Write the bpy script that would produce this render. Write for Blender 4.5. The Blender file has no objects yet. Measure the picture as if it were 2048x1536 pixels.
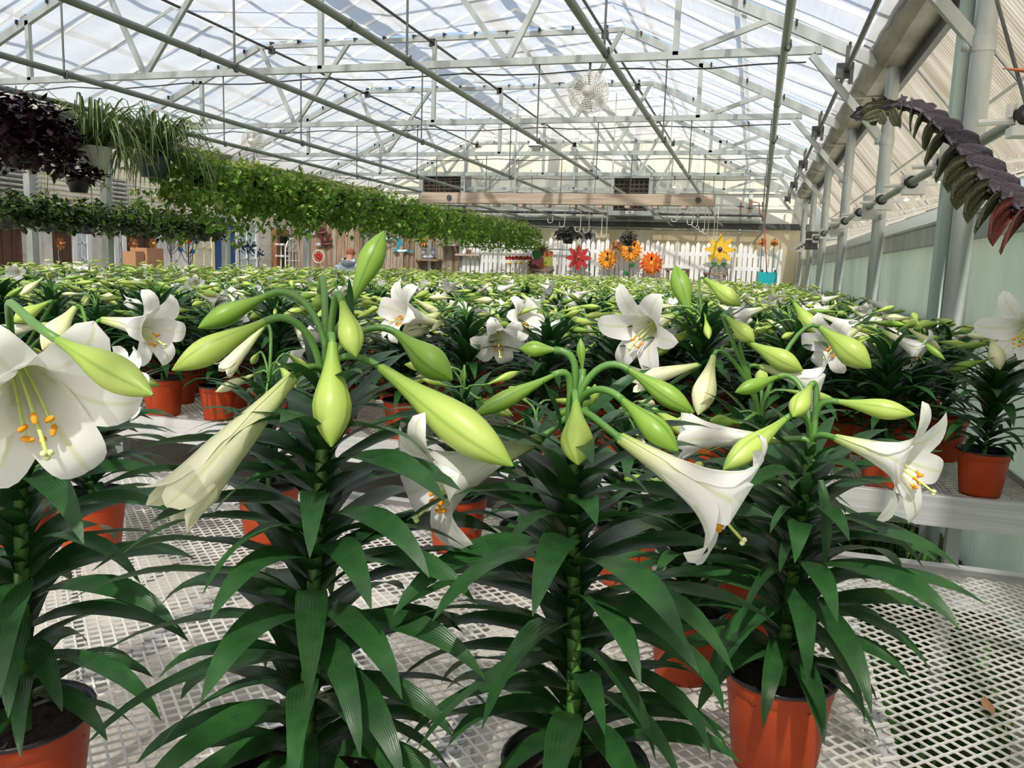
import bpy, bmesh, math, random
import numpy as np
from mathutils import Matrix, Vector

# ------------------------------------------------------------------ camera
SC = bpy.context.scene
COL = SC.collection
F_PX = 1620.0
YAW, PIT, ROL = [math.radians(a) for a in (16.22, 8.28, 1.95)]
CAM = np.array([0.0, 0.0, 1.5])
FW = np.array([-math.sin(YAW)*math.cos(PIT), math.cos(YAW)*math.cos(PIT), -math.sin(PIT)])
_r0 = np.array([math.cos(YAW), math.sin(YAW), 0.0]); _u0 = np.cross(_r0, FW)
RT = _r0*math.cos(ROL)+_u0*math.sin(ROL); UP = _u0*math.cos(ROL)-_r0*math.sin(ROL)
cd = bpy.data.cameras.new('camera'); cam = bpy.data.objects.new('camera', cd); COL.objects.link(cam)
cd.sensor_fit = 'HORIZONTAL'; cd.sensor_width = 36.0; cd.lens = 36.0*F_PX/2048.0
cd.clip_start = 0.02; cd.clip_end = 500
cam.matrix_world = Matrix(((RT[0], UP[0], -FW[0], CAM[0]), (RT[1], UP[1], -FW[1], CAM[1]), (RT[2], UP[2], -FW[2], CAM[2]), (0, 0, 0, 1)))
SC.camera = cam
def ray(x, y): return FW+RT*(x-1024)/F_PX-UP*(y-768)/F_PX
def dep(x, y, d): return CAM+ray(x, y)*d                      # a pixel at a known distance along the view axis
def at(x, y, ax, v):                                          # a pixel on a known plane (0: X, 1: Y, 2: Z)
    d = ray(x, y); return CAM+d*(v-CAM[ax])/d[ax]
def proj(p):
    q = np.array(p, float)-CAM; w = q@FW; return 1024+F_PX*(q@RT)/w, 768-F_PX*(q@UP)/w, w

# ------------------------------------------------------------------ light
SUN_EL, SUN_AZ = math.radians(54), math.radians(174)          # azimuth from +Y towards +X
world = bpy.data.worlds.new('sky'); SC.world = world; world.use_nodes = True
wn = world.node_tree; wn.nodes.clear()
wo = wn.nodes.new('ShaderNodeOutputWorld'); wb = wn.nodes.new('ShaderNodeBackground'); ws = wn.nodes.new('ShaderNodeTexSky')
ws.sky_type = 'NISHITA'; ws.sun_disc = False; ws.sun_elevation = SUN_EL; ws.sun_rotation = SUN_AZ
ws.air_density = 1.2; ws.dust_density = 5.0; ws.ozone_density = 1.0
wb.inputs[1].default_value = 0.175
wn.links.new(ws.outputs[0], wb.inputs[0]); wn.links.new(wb.outputs[0], wo.inputs[0])
sl = bpy.data.lights.new('sun', 'SUN'); sl.energy = 8.0; sl.angle = math.radians(1.0); sl.color = (1.0, 0.955, 0.88)
so = bpy.data.objects.new('sun', sl); COL.objects.link(so)
sd = Vector((math.sin(SUN_AZ)*math.cos(SUN_EL), math.cos(SUN_AZ)*math.cos(SUN_EL), math.sin(SUN_EL)))
so.rotation_euler = sd.to_track_quat('Z', 'Y').to_euler(); so.location = (4, -6, 12)
vs = SC.view_settings
vs.view_transform = 'Standard'; vs.look = 'None'; vs.gamma = 1.0; vs.use_curve_mapping = False; vs.exposure = 0.5
cy = SC.cycles
cy.max_bounces = 8; cy.diffuse_bounces = 4; cy.glossy_bounces = 3; cy.transmission_bounces = 4; cy.transparent_max_bounces = 16
cy.sample_clamp_indirect = 4.0; cy.caustics_reflective = False; cy.caustics_refractive = False

# ------------------------------------------------------------------ materials
def new_mat(name):
    m = bpy.data.materials.new(name); m.use_nodes = True
    nt = m.node_tree; nt.nodes.clear()
    out = nt.nodes.new('ShaderNodeOutputMaterial'); return m, nt, out
def N(nt, t, **kw):
    n = nt.nodes.new(t)
    for k, v in kw.items(): setattr(n, k, v)
    return n
def mixc(nt, fac, a, b, bt='MIX'):
    n = nt.nodes.new('ShaderNodeMix'); n.data_type = 'RGBA'; n.blend_type = bt
    for sock, v in ((n.inputs[0], fac), (n.inputs[6], a), (n.inputs[7], b)):
        if hasattr(v, 'links'): nt.links.new(v, sock)
        elif isinstance(v, (int, float)): sock.default_value = v
        else: sock.default_value = (*v, 1)
    return n.outputs[2]
def ramp(nt, src, pts):
    r = nt.nodes.new('ShaderNodeValToRGB'); el = r.color_ramp.elements
    while len(el) < len(pts): el.new(0.5)
    for e, (p, c) in zip(el, pts): e.position = p; e.color = (*c, 1) if len(c) == 3 else c
    nt.links.new(src, r.inputs[0]); return r.outputs[0]
def noise(nt, scale, detail=4, rough=.55, coord='Object', stretch=None):
    tc = N(nt, 'ShaderNodeTexCoord'); src = tc.outputs[coord]
    if stretch:
        mp = N(nt, 'ShaderNodeMapping'); mp.inputs['Scale'].default_value = stretch
        nt.links.new(src, mp.inputs[0]); src = mp.outputs[0]
    n = N(nt, 'ShaderNodeTexNoise'); n.inputs['Scale'].default_value = scale; n.inputs['Detail'].default_value = detail; n.inputs['Roughness'].default_value = rough
    nt.links.new(src, n.inputs['Vector']); return n.outputs['Fac']
def plain(name, c1, c2=None, rough=.5, metal=0, scale=8, stretch=None, bump=0, spec=.5, trans=0, lo=.35, hi=.65, coord='Object'):
    m, nt, out = new_mat(name); b = N(nt, 'ShaderNodeBsdfPrincipled')
    b.inputs['Roughness'].default_value = rough; b.inputs['Metallic'].default_value = metal
    b.inputs['Specular IOR Level'].default_value = spec
    b.inputs['Base Color'].default_value = (*c1, 1); col = None
    if c2 is not None or bump:
        f = noise(nt, scale, stretch=stretch, coord=coord)
        if c2 is not None:
            col = ramp(nt, f, [(lo, c1), (hi, c2)]); nt.links.new(col, b.inputs['Base Color'])
        if bump:
            bp = N(nt, 'ShaderNodeBump'); bp.inputs['Strength'].default_value = bump; bp.inputs['Distance'].default_value = .01
            nt.links.new(f, bp.inputs['Height']); nt.links.new(bp.outputs[0], b.inputs['Normal'])
    sh = b.outputs[0]
    if trans:
        t = N(nt, 'ShaderNodeBsdfTranslucent'); t.inputs[0].default_value = (*c1, 1)
        if col is not None: nt.links.new(col, t.inputs[0])
        mx = N(nt, 'ShaderNodeMixShader'); mx.inputs[0].default_value = trans
        nt.links.new(sh, mx.inputs[1]); nt.links.new(t.outputs[0], mx.inputs[2]); sh = mx.outputs[0]
    nt.links.new(sh, out.inputs[0]); return m
def leaf_mat(name, dark, light, vein=.5, rough=.3, trans=.18, stripes=7, tip=None, rnd=.25, mid=None):
    """leaf: u across, v along; parallel veins, paler midrib, per-leaf variation"""
    m, nt, out = new_mat(name); b = N(nt, 'ShaderNodeBsdfPrincipled'); b.inputs['Roughness'].default_value = rough; b.inputs['Specular IOR Level'].default_value = .33
    uv = N(nt, 'ShaderNodeUVMap'); sp = N(nt, 'ShaderNodeSeparateXYZ'); nt.links.new(uv.outputs[0], sp.inputs[0])
    mu = N(nt, 'ShaderNodeMath', operation='MULTIPLY'); mu.inputs[1].default_value = stripes*6.2832; nt.links.new(sp.outputs[0], mu.inputs[0])
    si = N(nt, 'ShaderNodeMath', operation='SINE'); nt.links.new(mu.outputs[0], si.inputs[0])
    mr = N(nt, 'ShaderNodeMapRange'); mr.inputs[1].default_value = -1; mr.inputs[2].default_value = 1; mr.inputs[3].default_value = 0; mr.inputs[4].default_value = vein
    nt.links.new(si.outputs[0], mr.inputs[0])
    c = mixc(nt, mr.outputs[0], dark, light)
    f = noise(nt, 9.0, 2); c = mixc(nt, ramp(nt, f, [(.35, (0, 0, 0)), (.7, (.55, .55, .55))]), c, light)
    if tip: c = mixc(nt, ramp(nt, sp.outputs[1], [(.55, (0, 0, 0)), (1, (.8, .8, .8))]), c, tip)
    if mid:
        ab = N(nt, 'ShaderNodeMath', operation='SUBTRACT'); ab.inputs[1].default_value = .5; nt.links.new(sp.outputs[0], ab.inputs[0])
        a2 = N(nt, 'ShaderNodeMath', operation='ABSOLUTE'); nt.links.new(ab.outputs[0], a2.inputs[0])
        c = mixc(nt, ramp(nt, a2.outputs[0], [(.12, (1, 1, 1)), (.2, (0, 0, 0))]), c, mid)
    oi = N(nt, 'ShaderNodeObjectInfo'); hs = N(nt, 'ShaderNodeHueSaturation')
    vr = N(nt, 'ShaderNodeMapRange'); vr.inputs[3].default_value = 1-rnd; vr.inputs[4].default_value = 1+rnd
    nt.links.new(oi.outputs['Random'], vr.inputs[0]); nt.links.new(vr.outputs[0], hs.inputs['Value']); nt.links.new(c, hs.inputs['Color']); c = hs.outputs[0]
    nt.links.new(c, b.inputs['Base Color'])
    bp = N(nt, 'ShaderNodeBump'); bp.inputs['Strength'].default_value = .25; bp.inputs['Distance'].default_value = .002
    nt.links.new(mr.outputs[0], bp.inputs['Height']); nt.links.new(bp.outputs[0], b.inputs['Normal'])
    t = N(nt, 'ShaderNodeBsdfTranslucent'); tc = mixc(nt, .5, c, light); nt.links.new(tc, t.inputs[0])
    mx = N(nt, 'ShaderNodeMixShader'); mx.inputs[0].default_value = trans
    nt.links.new(b.outputs[0], mx.inputs[1]); nt.links.new(t.outputs[0], mx.inputs[2]); nt.links.new(mx.outputs[0], out.inputs[0]); return m
def grad_mat(name, stops, seams=0, seamc=(0, 0, 0), rough=.4, trans=.2, veins=0):
    """colour along v (base to tip) with seams across u"""
    m, nt, out = new_mat(name); b = N(nt, 'ShaderNodeBsdfPrincipled'); b.inputs['Roughness'].default_value = rough
    uv = N(nt, 'ShaderNodeUVMap'); sp = N(nt, 'ShaderNodeSeparateXYZ'); nt.links.new(uv.outputs[0], sp.inputs[0])
    c = ramp(nt, sp.outputs[1], stops)
    if seams:
        mu = N(nt, 'ShaderNodeMath', operation='MULTIPLY'); mu.inputs[1].default_value = seams*math.pi; nt.links.new(sp.outputs[0], mu.inputs[0])
        si = N(nt, 'ShaderNodeMath', operation='SINE'); nt.links.new(mu.outputs[0], si.inputs[0])
        a = N(nt, 'ShaderNodeMath', operation='ABSOLUTE'); nt.links.new(si.outputs[0], a.inputs[0])
        c = mixc(nt, ramp(nt, a.outputs[0], [(.0, (.75, .75, .75)), (.28, (0, 0, 0))]), c, seamc)
    f = noise(nt, 30, 2, stretch=(1, 1, 1)); c = mixc(nt, ramp(nt, f, [(.4, (0, 0, 0)), (.75, (.25, .25, .25))]), c, (1, 1, .8), 'MULTIPLY') if veins else c
    nt.links.new(c, b.inputs['Base Color'])
    t = N(nt, 'ShaderNodeBsdfTranslucent'); nt.links.new(c, t.inputs[0])
    mx = N(nt, 'ShaderNodeMixShader'); mx.inputs[0].default_value = trans
    nt.links.new(b.outputs[0], mx.inputs[1]); nt.links.new(t.outputs[0], mx.inputs[2]); nt.links.new(mx.outputs[0], out.inputs[0]); return m
def cloth_mat(name, col, transp):
    m, nt, out = new_mat(name)
    f = noise(nt, 30, 3, stretch=(1, .06, 1)); f2 = noise(nt, 1.3, 2)
    c = mixc(nt, ramp(nt, f, [(.3, (0, 0, 0)), (.7, (.5, .5, .5))]), col, tuple(v*.8 for v in col))
    t = N(nt, 'ShaderNodeBsdfTranslucent'); d = N(nt, 'ShaderNodeBsdfDiffuse'); tr = N(nt, 'ShaderNodeBsdfTransparent')
    nt.links.new(c, t.inputs[0]); nt.links.new(c, d.inputs[0])
    m1 = N(nt, 'ShaderNodeMixShader'); m1.inputs[0].default_value = .62; nt.links.new(d.outputs[0], m1.inputs[1]); nt.links.new(t.outputs[0], m1.inputs[2])
    m2 = N(nt, 'ShaderNodeMixShader'); nt.links.new(m1.outputs[0], m2.inputs[1]); nt.links.new(tr.outputs[0], m2.inputs[2])
    mr = N(nt, 'ShaderNodeMapRange'); mr.inputs[1].default_value = .3; mr.inputs[2].default_value = .7; mr.inputs[3].default_value = transp-.07; mr.inputs[4].default_value = transp+.07
    nt.links.new(f2, mr.inputs[0]); nt.links.new(mr.outputs[0], m2.inputs[0]); nt.links.new(m2.outputs[0], out.inputs[0]); return m

M = {}
M['leaf'] = leaf_mat('lily leaf', (.013, .050, .016), (.036, .122, .026), vein=.25, rough=.33, trans=.2, stripes=9)
M['leaf_far'] = leaf_mat('lily leaf sunlit', (.02, .085, .016), (.07, .20, .03), vein=.5, rough=.36, trans=.25)  # brighter copy of the leaf green: sunlight on the far canopy put into colour
M['stem'] = plain('lily stem', (.07, .19, .035), (.12, .27, .05), rough=.4, scale=12)
M['bud_g'] = grad_mat('green bud', [(0, (.15, .31, .035)), (.5, (.25, .43, .06)), (1, (.19, .36, .04))], 3, (.07, .2, .02))
M['bud_l'] = grad_mat('lime bud', [(0, (.24, .41, .06)), (.45, (.45, .60, .12)), (.8, (.50, .63, .15)), (1, (.28, .44, .06))], 3, (.22, .38, .05))
M['bud_c'] = grad_mat('cream bud', [(0, (.48, .58, .2)), (.45, (.76, .78, .46)), (.85, (.82, .82, .54)), (1, (.6, .66, .3))], 3, (.5, .58, .22))
M['petal'] = grad_mat('white petal', [(0, (.42, .56, .12)), (.16, (.72, .78, .42)), (.36, (.86, .87, .74)), (.55, (.91, .91, .88)), (1, (.92, .92, .9))], 0, (.6, .7, .3), rough=.45, trans=.3)
M['petal_c'] = grad_mat('cream petal', [(0, (.45, .56, .16)), (.3, (.74, .78, .46)), (.7, (.85, .85, .66)), (1, (.84, .84, .64))], 0, rough=.45, trans=.28)
def add_midrib(m, colr):
    nt = m.node_tree; b = [n for n in nt.nodes if n.type == 'BSDF_PRINCIPLED'][0]; src = b.inputs['Base Color'].links[0].from_socket
    uv = N(nt, 'ShaderNodeUVMap'); sp = N(nt, 'ShaderNodeSeparateXYZ'); nt.links.new(uv.outputs[0], sp.inputs[0])
    s = N(nt, 'ShaderNodeMath', operation='SUBTRACT'); s.inputs[1].default_value = .5; nt.links.new(sp.outputs[0], s.inputs[0])
    a = N(nt, 'ShaderNodeMath', operation='ABSOLUTE'); nt.links.new(s.outputs[0], a.inputs[0])
    c = mixc(nt, ramp(nt, a.outputs[0], [(.015, (.65, .65, .65)), (.07, (0, 0, 0))]), src, colr)
    nt.links.new(c, b.inputs['Base Color'])
add_midrib(M['petal'], (.66, .74, .34)); add_midrib(M['petal_c'], (.6, .68, .28))
M['anther'] = plain('anther', (.75, .26, .01), (.85, .38, .02), rough=.8, scale=200)
M['filament'] = plain('filament', (.55, .66, .16), (.62, .72, .25), rough=.45, scale=40)
M['stigma'] = plain('stigma', (.66, .74, .36), rough=.4)
M['pot'] = plain('terracotta plastic', (.37, .044, .010), (.46, .066, .014), rough=.45, scale=14, lo=.3, hi=.7, spec=.3)
M['pot_rim'] = plain('black pot lip', (.012, .012, .014), rough=.35)
M['soil'] = plain('potting soil', (.012, .008, .006), (.045, .03, .02), rough=.95, scale=90, bump=.9)
M['alu'] = plain('aluminium', (.55, .56, .57), (.68, .69, .69), rough=.42, metal=.55, scale=20, stretch=(.15, 6, 6))
M['mesh'] = plain('galvanised mesh', (.58, .575, .54), (.74, .73, .69), rough=.5, metal=.3, scale=9)
M['galv'] = plain('galvanised steel', (.30, .335, .32), (.44, .475, .46), rough=.45, metal=.45, scale=6, stretch=(1, 1, .3))
M['galv_g'] = plain('greenish steel pipe', (.20, .235, .205), (.27, .30, .26), rough=.45, metal=.3, scale=5)
M['gutter'] = plain('stained gutter', (.17, .16, .115), (.36, .345, .27), rough=.6, metal=.15, scale=3, stretch=(1, .5, 2))
M['mint'] = plain('pale green paint', (.33, .44, .39), (.37, .48, .43), rough=.55, scale=3)
M['dark'] = plain('dark steel', (.045, .05, .05), (.09, .095, .09), rough=.5, metal=.3, scale=12)
M['black'] = plain('black plastic', (.012, .012, .012), rough=.5)
M['white'] = plain('white paint', (.74, .76, .78), (.82, .83, .83), rough=.55, scale=4)
M['offwhite'] = plain('off white paint', (.62, .61, .55), (.74, .73, .68), rough=.65, scale=5)
M['cream_w'] = plain('cream board', (.66, .62, .44), (.74, .71, .55), rough=.7, scale=3)
M['yellow_d'] = plain('pale yellow paint', (.72, .66, .36), (.78, .72, .44), rough=.6, scale=4)
M['blue_d'] = plain('blue paint', (.018, .075, .24), (.03, .10, .30), rough=.5, scale=6)
M['brown'] = plain('dark brown wood', (.06, .026, .015), (.11, .05, .028), rough=.7, scale=4, stretch=(4, 4, .4))
M['orangewood'] = plain('stained door frame', (.24, .10, .04), (.30, .14, .06), rough=.6, scale=5, stretch=(4, 4, .4))
M['plank'] = plain('weathered plank', (.16, .105, .065), (.34, .245, .165), rough=.85, scale=4, stretch=(6, 6, .5), bump=.3)
M['plank2'] = plain('grey weathered plank', (.20, .16, .12), (.38, .31, .24), rough=.85, scale=4, stretch=(6, 6, .5), bump=.3)
M['beamwood'] = plain('bleached lumber', (.34, .26, .20), (.50, .41, .33), rough=.8, scale=5, stretch=(.4, 8, 8), bump=.2)
M['card'] = plain('cardboard', (.38, .20, .10), (.44, .24, .13), rough=.8, scale=4)
M['tan'] = plain('tan fibreglass', (.36, .29, .15), (.52, .46, .30), rough=.5, scale=1.2, stretch=(1, 1, .3), trans=.3)
M['gable'] = plain('cream polycarbonate', (.46, .455, .36), (.56, .56, .49), rough=.4, scale=1.0, trans=.45)
M['corr'] = plain('green fibreglass', (.34, .44, .36), (.46, .55, .45), rough=.4, scale=1.5, stretch=(1, 1, .4), trans=.5)
M['vent'] = plain('weathered vent fibreglass', (.36, .31, .23), (.60, .57, .49), rough=.4, scale=2.6, stretch=(.3, 1.6, .3), trans=.6)
M['cloth'] = cloth_mat('shade cloth', (.40, .41, .42), .30)
M['rack'] = plain('white rack', (.72, .72, .68), rough=.5)
M['teal'] = plain('turquoise plastic', (.01, .34, .38), rough=.4)
M['red_hose'] = plain('red hose', (.36, .07, .05), rough=.5)
M['heater'] = plain('heater enamel', (.24, .26, .25), (.28, .30, .29), rough=.45, scale=3)
M['heater_in'] = plain('heater core', (.03, .022, .016), (.09, .06, .04), rough=.6, scale=25)
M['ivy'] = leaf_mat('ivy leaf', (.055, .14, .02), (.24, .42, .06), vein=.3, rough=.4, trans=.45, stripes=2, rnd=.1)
M['ivy_y'] = leaf_mat('ivy young sunlit leaf', (.30, .44, .07), (.60, .66, .18), vein=.3, rough=.4, trans=.4, stripes=2, rnd=.1)  # new leaves, with the sunlight on the vine tops put into their colour
M['ivy_d'] = leaf_mat('dark ivy leaf', (.02, .045, .014), (.06, .11, .03), vein=.3, rough=.45, trans=.25, stripes=2, rnd=.1)
M['purple'] = leaf_mat('purple leaf', (.010, .005, .008), (.035, .012, .022), vein=.3, rough=.4, trans=.15, stripes=2, rnd=.2)
M['grey_leaf'] = leaf_mat('grey dark leaf', (.03, .035, .034), (.08, .085, .08), vein=.3, rough=.5, trans=.15, stripes=2, rnd=.2)
M['spider'] = leaf_mat('spider plant leaf', (.035, .105, .02), (.10, .20, .05), vein=.3, rough=.35, trans=.3, stripes=3, mid=(.42, .46, .20))
M['spider_y'] = leaf_mat('spider plant young leaf', (.20, .25, .06), (.34, .36, .12), vein=.3, rough=.4, trans=.35, stripes=3)
M['weed'] = leaf_mat('weed leaf', (.03, .09, .015), (.10, .20, .035), vein=.3, rough=.5, trans=.3, stripes=2)
M['skin'] = plain('skin', (.45, .24, .16), rough=.55)
M['hoodie'] = plain('grey blue fleece', (.33, .39, .48), (.40, .46, .55), rough=.9, scale=30)
M['cap'] = plain('rust cap', (.22, .06, .03), rough=.8)
M['jeans'] = plain('dark jeans', (.03, .04, .07), rough=.9)
M['fr_dark'] = plain('burnt bronze metal', (.035, .033, .045), (.14, .12, .135), rough=.35, metal=.6, scale=40, bump=.6)
M['fr_red'] = plain('oxide red metal', (.16, .038, .03), (.24, .075, .055), rough=.45, metal=.5, scale=30, bump=.4)
M['fr_olive'] = plain('olive metal', (.055, .062, .03), (.12, .13, .065), rough=.45, metal=.5, scale=25, bump=.4)
for k, c in dict(orange=(.62, .20, .02), sunfl=(.72, .30, .02), red=(.36, .03, .025), pink=(.42, .10, .14), maroon=(.075, .02, .022), yellow=(.66, .42, .03), vermil=(.62, .10, .01),
                 green=(.03, .16, .04), kblue=(.05, .22, .30), kpale=(.50, .62, .64), navy=(.01, .02, .07), gold=(.42, .22, .05), copper=(.30, .10, .04), boot=(.36, .39, .47), olive=(.24, .26, .04), glassb=(.01, .12, .32), glassg=(.01, .26, .08), teald=(.01, .16, .20)).items():
    M[k] = plain('painted '+k, c, tuple(min(1, v*1.35) for v in c), rough=.35, scale=20)

# ------------------------------------------------------------------ mesh helpers (all quads, uv per vertex)
class T:
    def __init__(s): s.V = []; s.F = []; s.U = []; s.m = []; s.n = 0
    def add(s, V, Fc, U=None, m=0, X=None):
        V = np.asarray(V, float)
        if X is not None: X = np.asarray(X, float); V = V@X[:3, :3].T+X[:3, 3]
        Fc = np.asarray(Fc, int); s.V.append(V); s.F.append(Fc+s.n)
        s.U.append(np.zeros((len(V), 2)) if U is None else np.asarray(U, float)); s.m.append(np.full(len(Fc), m, int)); s.n += len(V); return s
    def merge(s, o, X=None):
        X = None if X is None else np.asarray(X, float); V, Fc, U, m = o.arr()
        if X is not None: V = V@X[:3, :3].T+X[:3, 3]
        s.V.append(V); s.F.append(Fc+s.n); s.U.append(U); s.m.append(m); s.n += len(V); return s
    def arr(s): return np.concatenate(s.V), np.concatenate(s.F), np.concatenate(s.U), np.concatenate(s.m)
    def box(s, c, d, m=0, X=None):
        x, y, z = [v/2 for v in d]; V = [(sx*x+c[0], sy*y+c[1], sz*z+c[2]) for sz in (-1, 1) for sy in (-1, 1) for sx in (-1, 1)]
        return s.add(V, [(0, 2, 3, 1), (4, 5, 7, 6), (0, 1, 5, 4), (2, 6, 7, 3), (0, 4, 6, 2), (1, 3, 7, 5)], None, m, X)
    def bar(s, a, b, w, h=None, m=0, up=(0, 0, 1)):
        a, b = Vector(a), Vector(b); d = b-a; L = d.length; d.normalize(); u = Vector(up)
        if abs(d.dot(u)) > .98: u = Vector((1, 0, 0))
        sx = d.cross(u).normalized(); u = sx.cross(d)
        X = Matrix((( d[0], sx[0], u[0], 0), (d[1], sx[1], u[1], 0), (d[2], sx[2], u[2], 0), (0, 0, 0, 1))); X.translation = (a+b)/2
        return s.box((0, 0, 0), (L, w, h or w), m, np.array(X))
    def tube(s, pts, r, n=8, m=0, cap=True):
        P = [Vector(p) for p in pts]; R = r if hasattr(r, '__len__') else [r]*len(P); V = []; U = []; ref = None
        for i, p in enumerate(P):
            t = (P[min(i+1, len(P)-1)]-P[max(i-1, 0)]).normalized()
            if ref is None: ref = t.cross(Vector((0, 0, 1)) if abs(t.z) < .9 else Vector((1, 0, 0))).normalized()
            ref = (ref-t*ref.dot(t)).normalized(); b = t.cross(ref)
            for k in range(n+1):
                a = 6.28318*k/n; V.append(p+(ref*math.cos(a)+b*math.sin(a))*R[i]); U.append((k/n, i/max(1, len(P)-1)))
        c = n+1; Fc = [(i*c+k, i*c+k+1, (i+1)*c+k+1, (i+1)*c+k) for i in range(len(P)-1) for k in range(n)]
        s.add([tuple(v) for v in V], Fc, U, m)
        if cap and n % 2 == 0:
            for i0 in (0, (len(P)-1)*c):
                base = s.n-len(V)+i0; q = [(base+k, base+k+1, base+n-k-1, base+n-k) for k in range(n//2)]
                q = [f for f in q if len(set(f)) == 4]
                if q: s.F.append(np.array(q)); s.m.append(np.full(len(q), m, int))
        return s
    def lathe(s, prof, n=20, m=0, X=None, c=(0, 0, 0)):
        V = []; U = []
        for i, (r, z) in enumerate(prof):
            for k in range(n+1):
                a = 6.28318*k/n; V.append((c[0]+r*math.cos(a), c[1]+r*math.sin(a), c[2]+z)); U.append((k/n, i/(len(prof)-1)))
        q = n+1; return s.add(V, [(i*q+k, i*q+k+1, (i+1)*q+k+1, (i+1)*q+k) for i in range(len(prof)-1) for k in range(n)], U, m, X)
    def grid(s, fn, nu, nv, m=0, X=None):
        V = []; U = []
        for j in range(nv+1):
            for i in range(nu+1): u, v = i/nu, j/nv; V.append(fn(u, v)); U.append((u, v))
        c = nu+1; return s.add(V, [(j*c+i, j*c+i+1, (j+1)*c+i+1, (j+1)*c+i) for j in range(nv) for i in range(nu)], U, m, X)
    def mesh(s, name, mats, smooth=True):
        V, Fc, U, mi = s.arr(); me = bpy.data.meshes.new(name)
        me.vertices.add(len(V)); me.vertices.foreach_set('co', V.astype(np.float32).ravel())
        nf = len(Fc); me.loops.add(nf*4); me.loops.foreach_set('vertex_index', Fc.ravel().astype(np.int32))
        me.polygons.add(nf); me.polygons.foreach_set('loop_start', np.arange(0, nf*4, 4, dtype=np.int32)); me.polygons.foreach_set('loop_total', np.full(nf, 4, np.int32))
        uvl = me.uv_layers.new(name='UVMap'); uvl.data.foreach_set('uv', U[Fc.ravel()].astype(np.float32).ravel())
        for mm in (mats if isinstance(mats, (list, tuple)) else [mats]): me.materials.append(mm)
        me.polygons.foreach_set('material_index', mi.astype(np.int32)); me.polygons.foreach_set('use_smooth', np.full(nf, bool(smooth)))
        me.update(calc_edges=True); me.validate(); return me
    def build(s, name, mats, parent=None, smooth=False, **kw):
        return obj(name, s.mesh(name, mats, smooth), parent, **kw)
def obj(name, me, parent=None, X=None, kind=None, label=None):
    o = bpy.data.objects.new(name, me); COL.objects.link(o)
    if parent: o.parent = parent
    if X is not None: o.matrix_basis = X if isinstance(X, Matrix) else Matrix([list(r) for r in np.asarray(X)])
    if kind: o['kind'] = kind
    if label: o['label'] = label
    return o
def tag(o, label, cat, group=None, kind=None):
    o['label'] = label; o['category'] = cat
    if group: o['group'] = group
    if kind: o['kind'] = kind
    return o
def thing(name, label, cat, loc=(0, 0, 0), group=None, rz=0, kind=None):
    o = bpy.data.objects.new(name, None); COL.objects.link(o); o.empty_display_size = .1
    o.location = loc; o.rotation_euler = (0, 0, rz); return tag(o, label, cat, group, kind)
def struct(name, label=None):
    o = bpy.data.objects.new(name, None); COL.objects.link(o); o['kind'] = 'structure'
    if label: o['label'] = label
    return o
def one(name, t, mats, label, cat, group=None, smooth=False): return tag(t.build(name, mats, None, smooth), label, cat, group)
def RX(a): return Matrix.Rotation(a, 4, 'X')
def RY(a): return Matrix.Rotation(a, 4, 'Y')
def RZ(a): return Matrix.Rotation(a, 4, 'Z')
def TR(p): return Matrix.Translation(Vector([float(v) for v in p]))
def SCL(x, y=None, z=None):
    y = x if y is None else y; z = x if z is None else z; return Matrix.Diagonal((x, y, z, 1))
def frame(p, d, roll=0):
    """matrix with +X along d at p, +Z as near up as can be"""
    d = Vector([float(v) for v in d]).normalized(); u = Vector((0, 0, 1))
    if abs(d.z) > .97: u = Vector((0, 1, 0))
    y = u.cross(d).normalized(); z = d.cross(y)
    X = Matrix(((d[0], y[0], z[0], 0), (d[1], y[1], z[1], 0), (d[2], y[2], z[2], 0), (0, 0, 0, 1)))
    return TR(p)@X@RX(roll)
def lerp(a, b, t): return a+(b-a)*t
def nth(n): return ORD[n-1] if n <= len(ORD) else '%d%s' % (n, {1: 'st', 2: 'nd', 3: 'rd'}.get(n % 10, 'th'))
ORD = ['first', 'second', 'third', 'fourth', 'fifth', 'sixth', 'seventh', 'eighth', 'ninth', 'tenth', 'eleventh', 'twelfth', 'thirteenth', 'fourteenth', 'fifteenth', 'sixteenth', 'seventeenth', 'eighteenth']

# ------------------------------------------------------------------ the house shell
BAY = 3.05
TY = [BAY*(k+.53) for k in range(-2, 7)]                     # truss positions along the house
XC, XF = -4.47, 2.67                                          # centre line, half width of the flat part of the curtain
ZC, ZT, ZG = 3.42, 4.57, 3.27                                 # bottom chord, flat curtain, gutter
XR, XL = .86, -9.80                                           # rafter feet
YE, YB = 20.4, -4.6                                           # end wall, open end behind the camera
XW, XS = 1.18, -12.5                                          # right wall, left wall

fl = T(); fl.box((-6.5, 8, -.06), (16, 27, .12)); f_ = fl.build('floor', None or plain('concrete', (.36, .33, .285), (.60, .57, .51), rough=.8, scale=1.1, bump=.12)); f_['kind'] = 'structure'
gr = T(); gr.box((.86, 8, .0), (.72, 26.8, .03)); g_ = gr.build('floor_soil_strip', plain('mossy soil', (.05, .055, .025), (.12, .15, .05), rough=.95, scale=5, bump=.6)); g_['kind'] = 'structure'
og = T(); og.box((0, 8, -.25), (160, 160, .2)); o_ = og.build('floor_outside', plain('pale gravel', (.42, .40, .36), (.52, .50, .45), rough=.95, scale=2)); o_['kind'] = 'structure'

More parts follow.
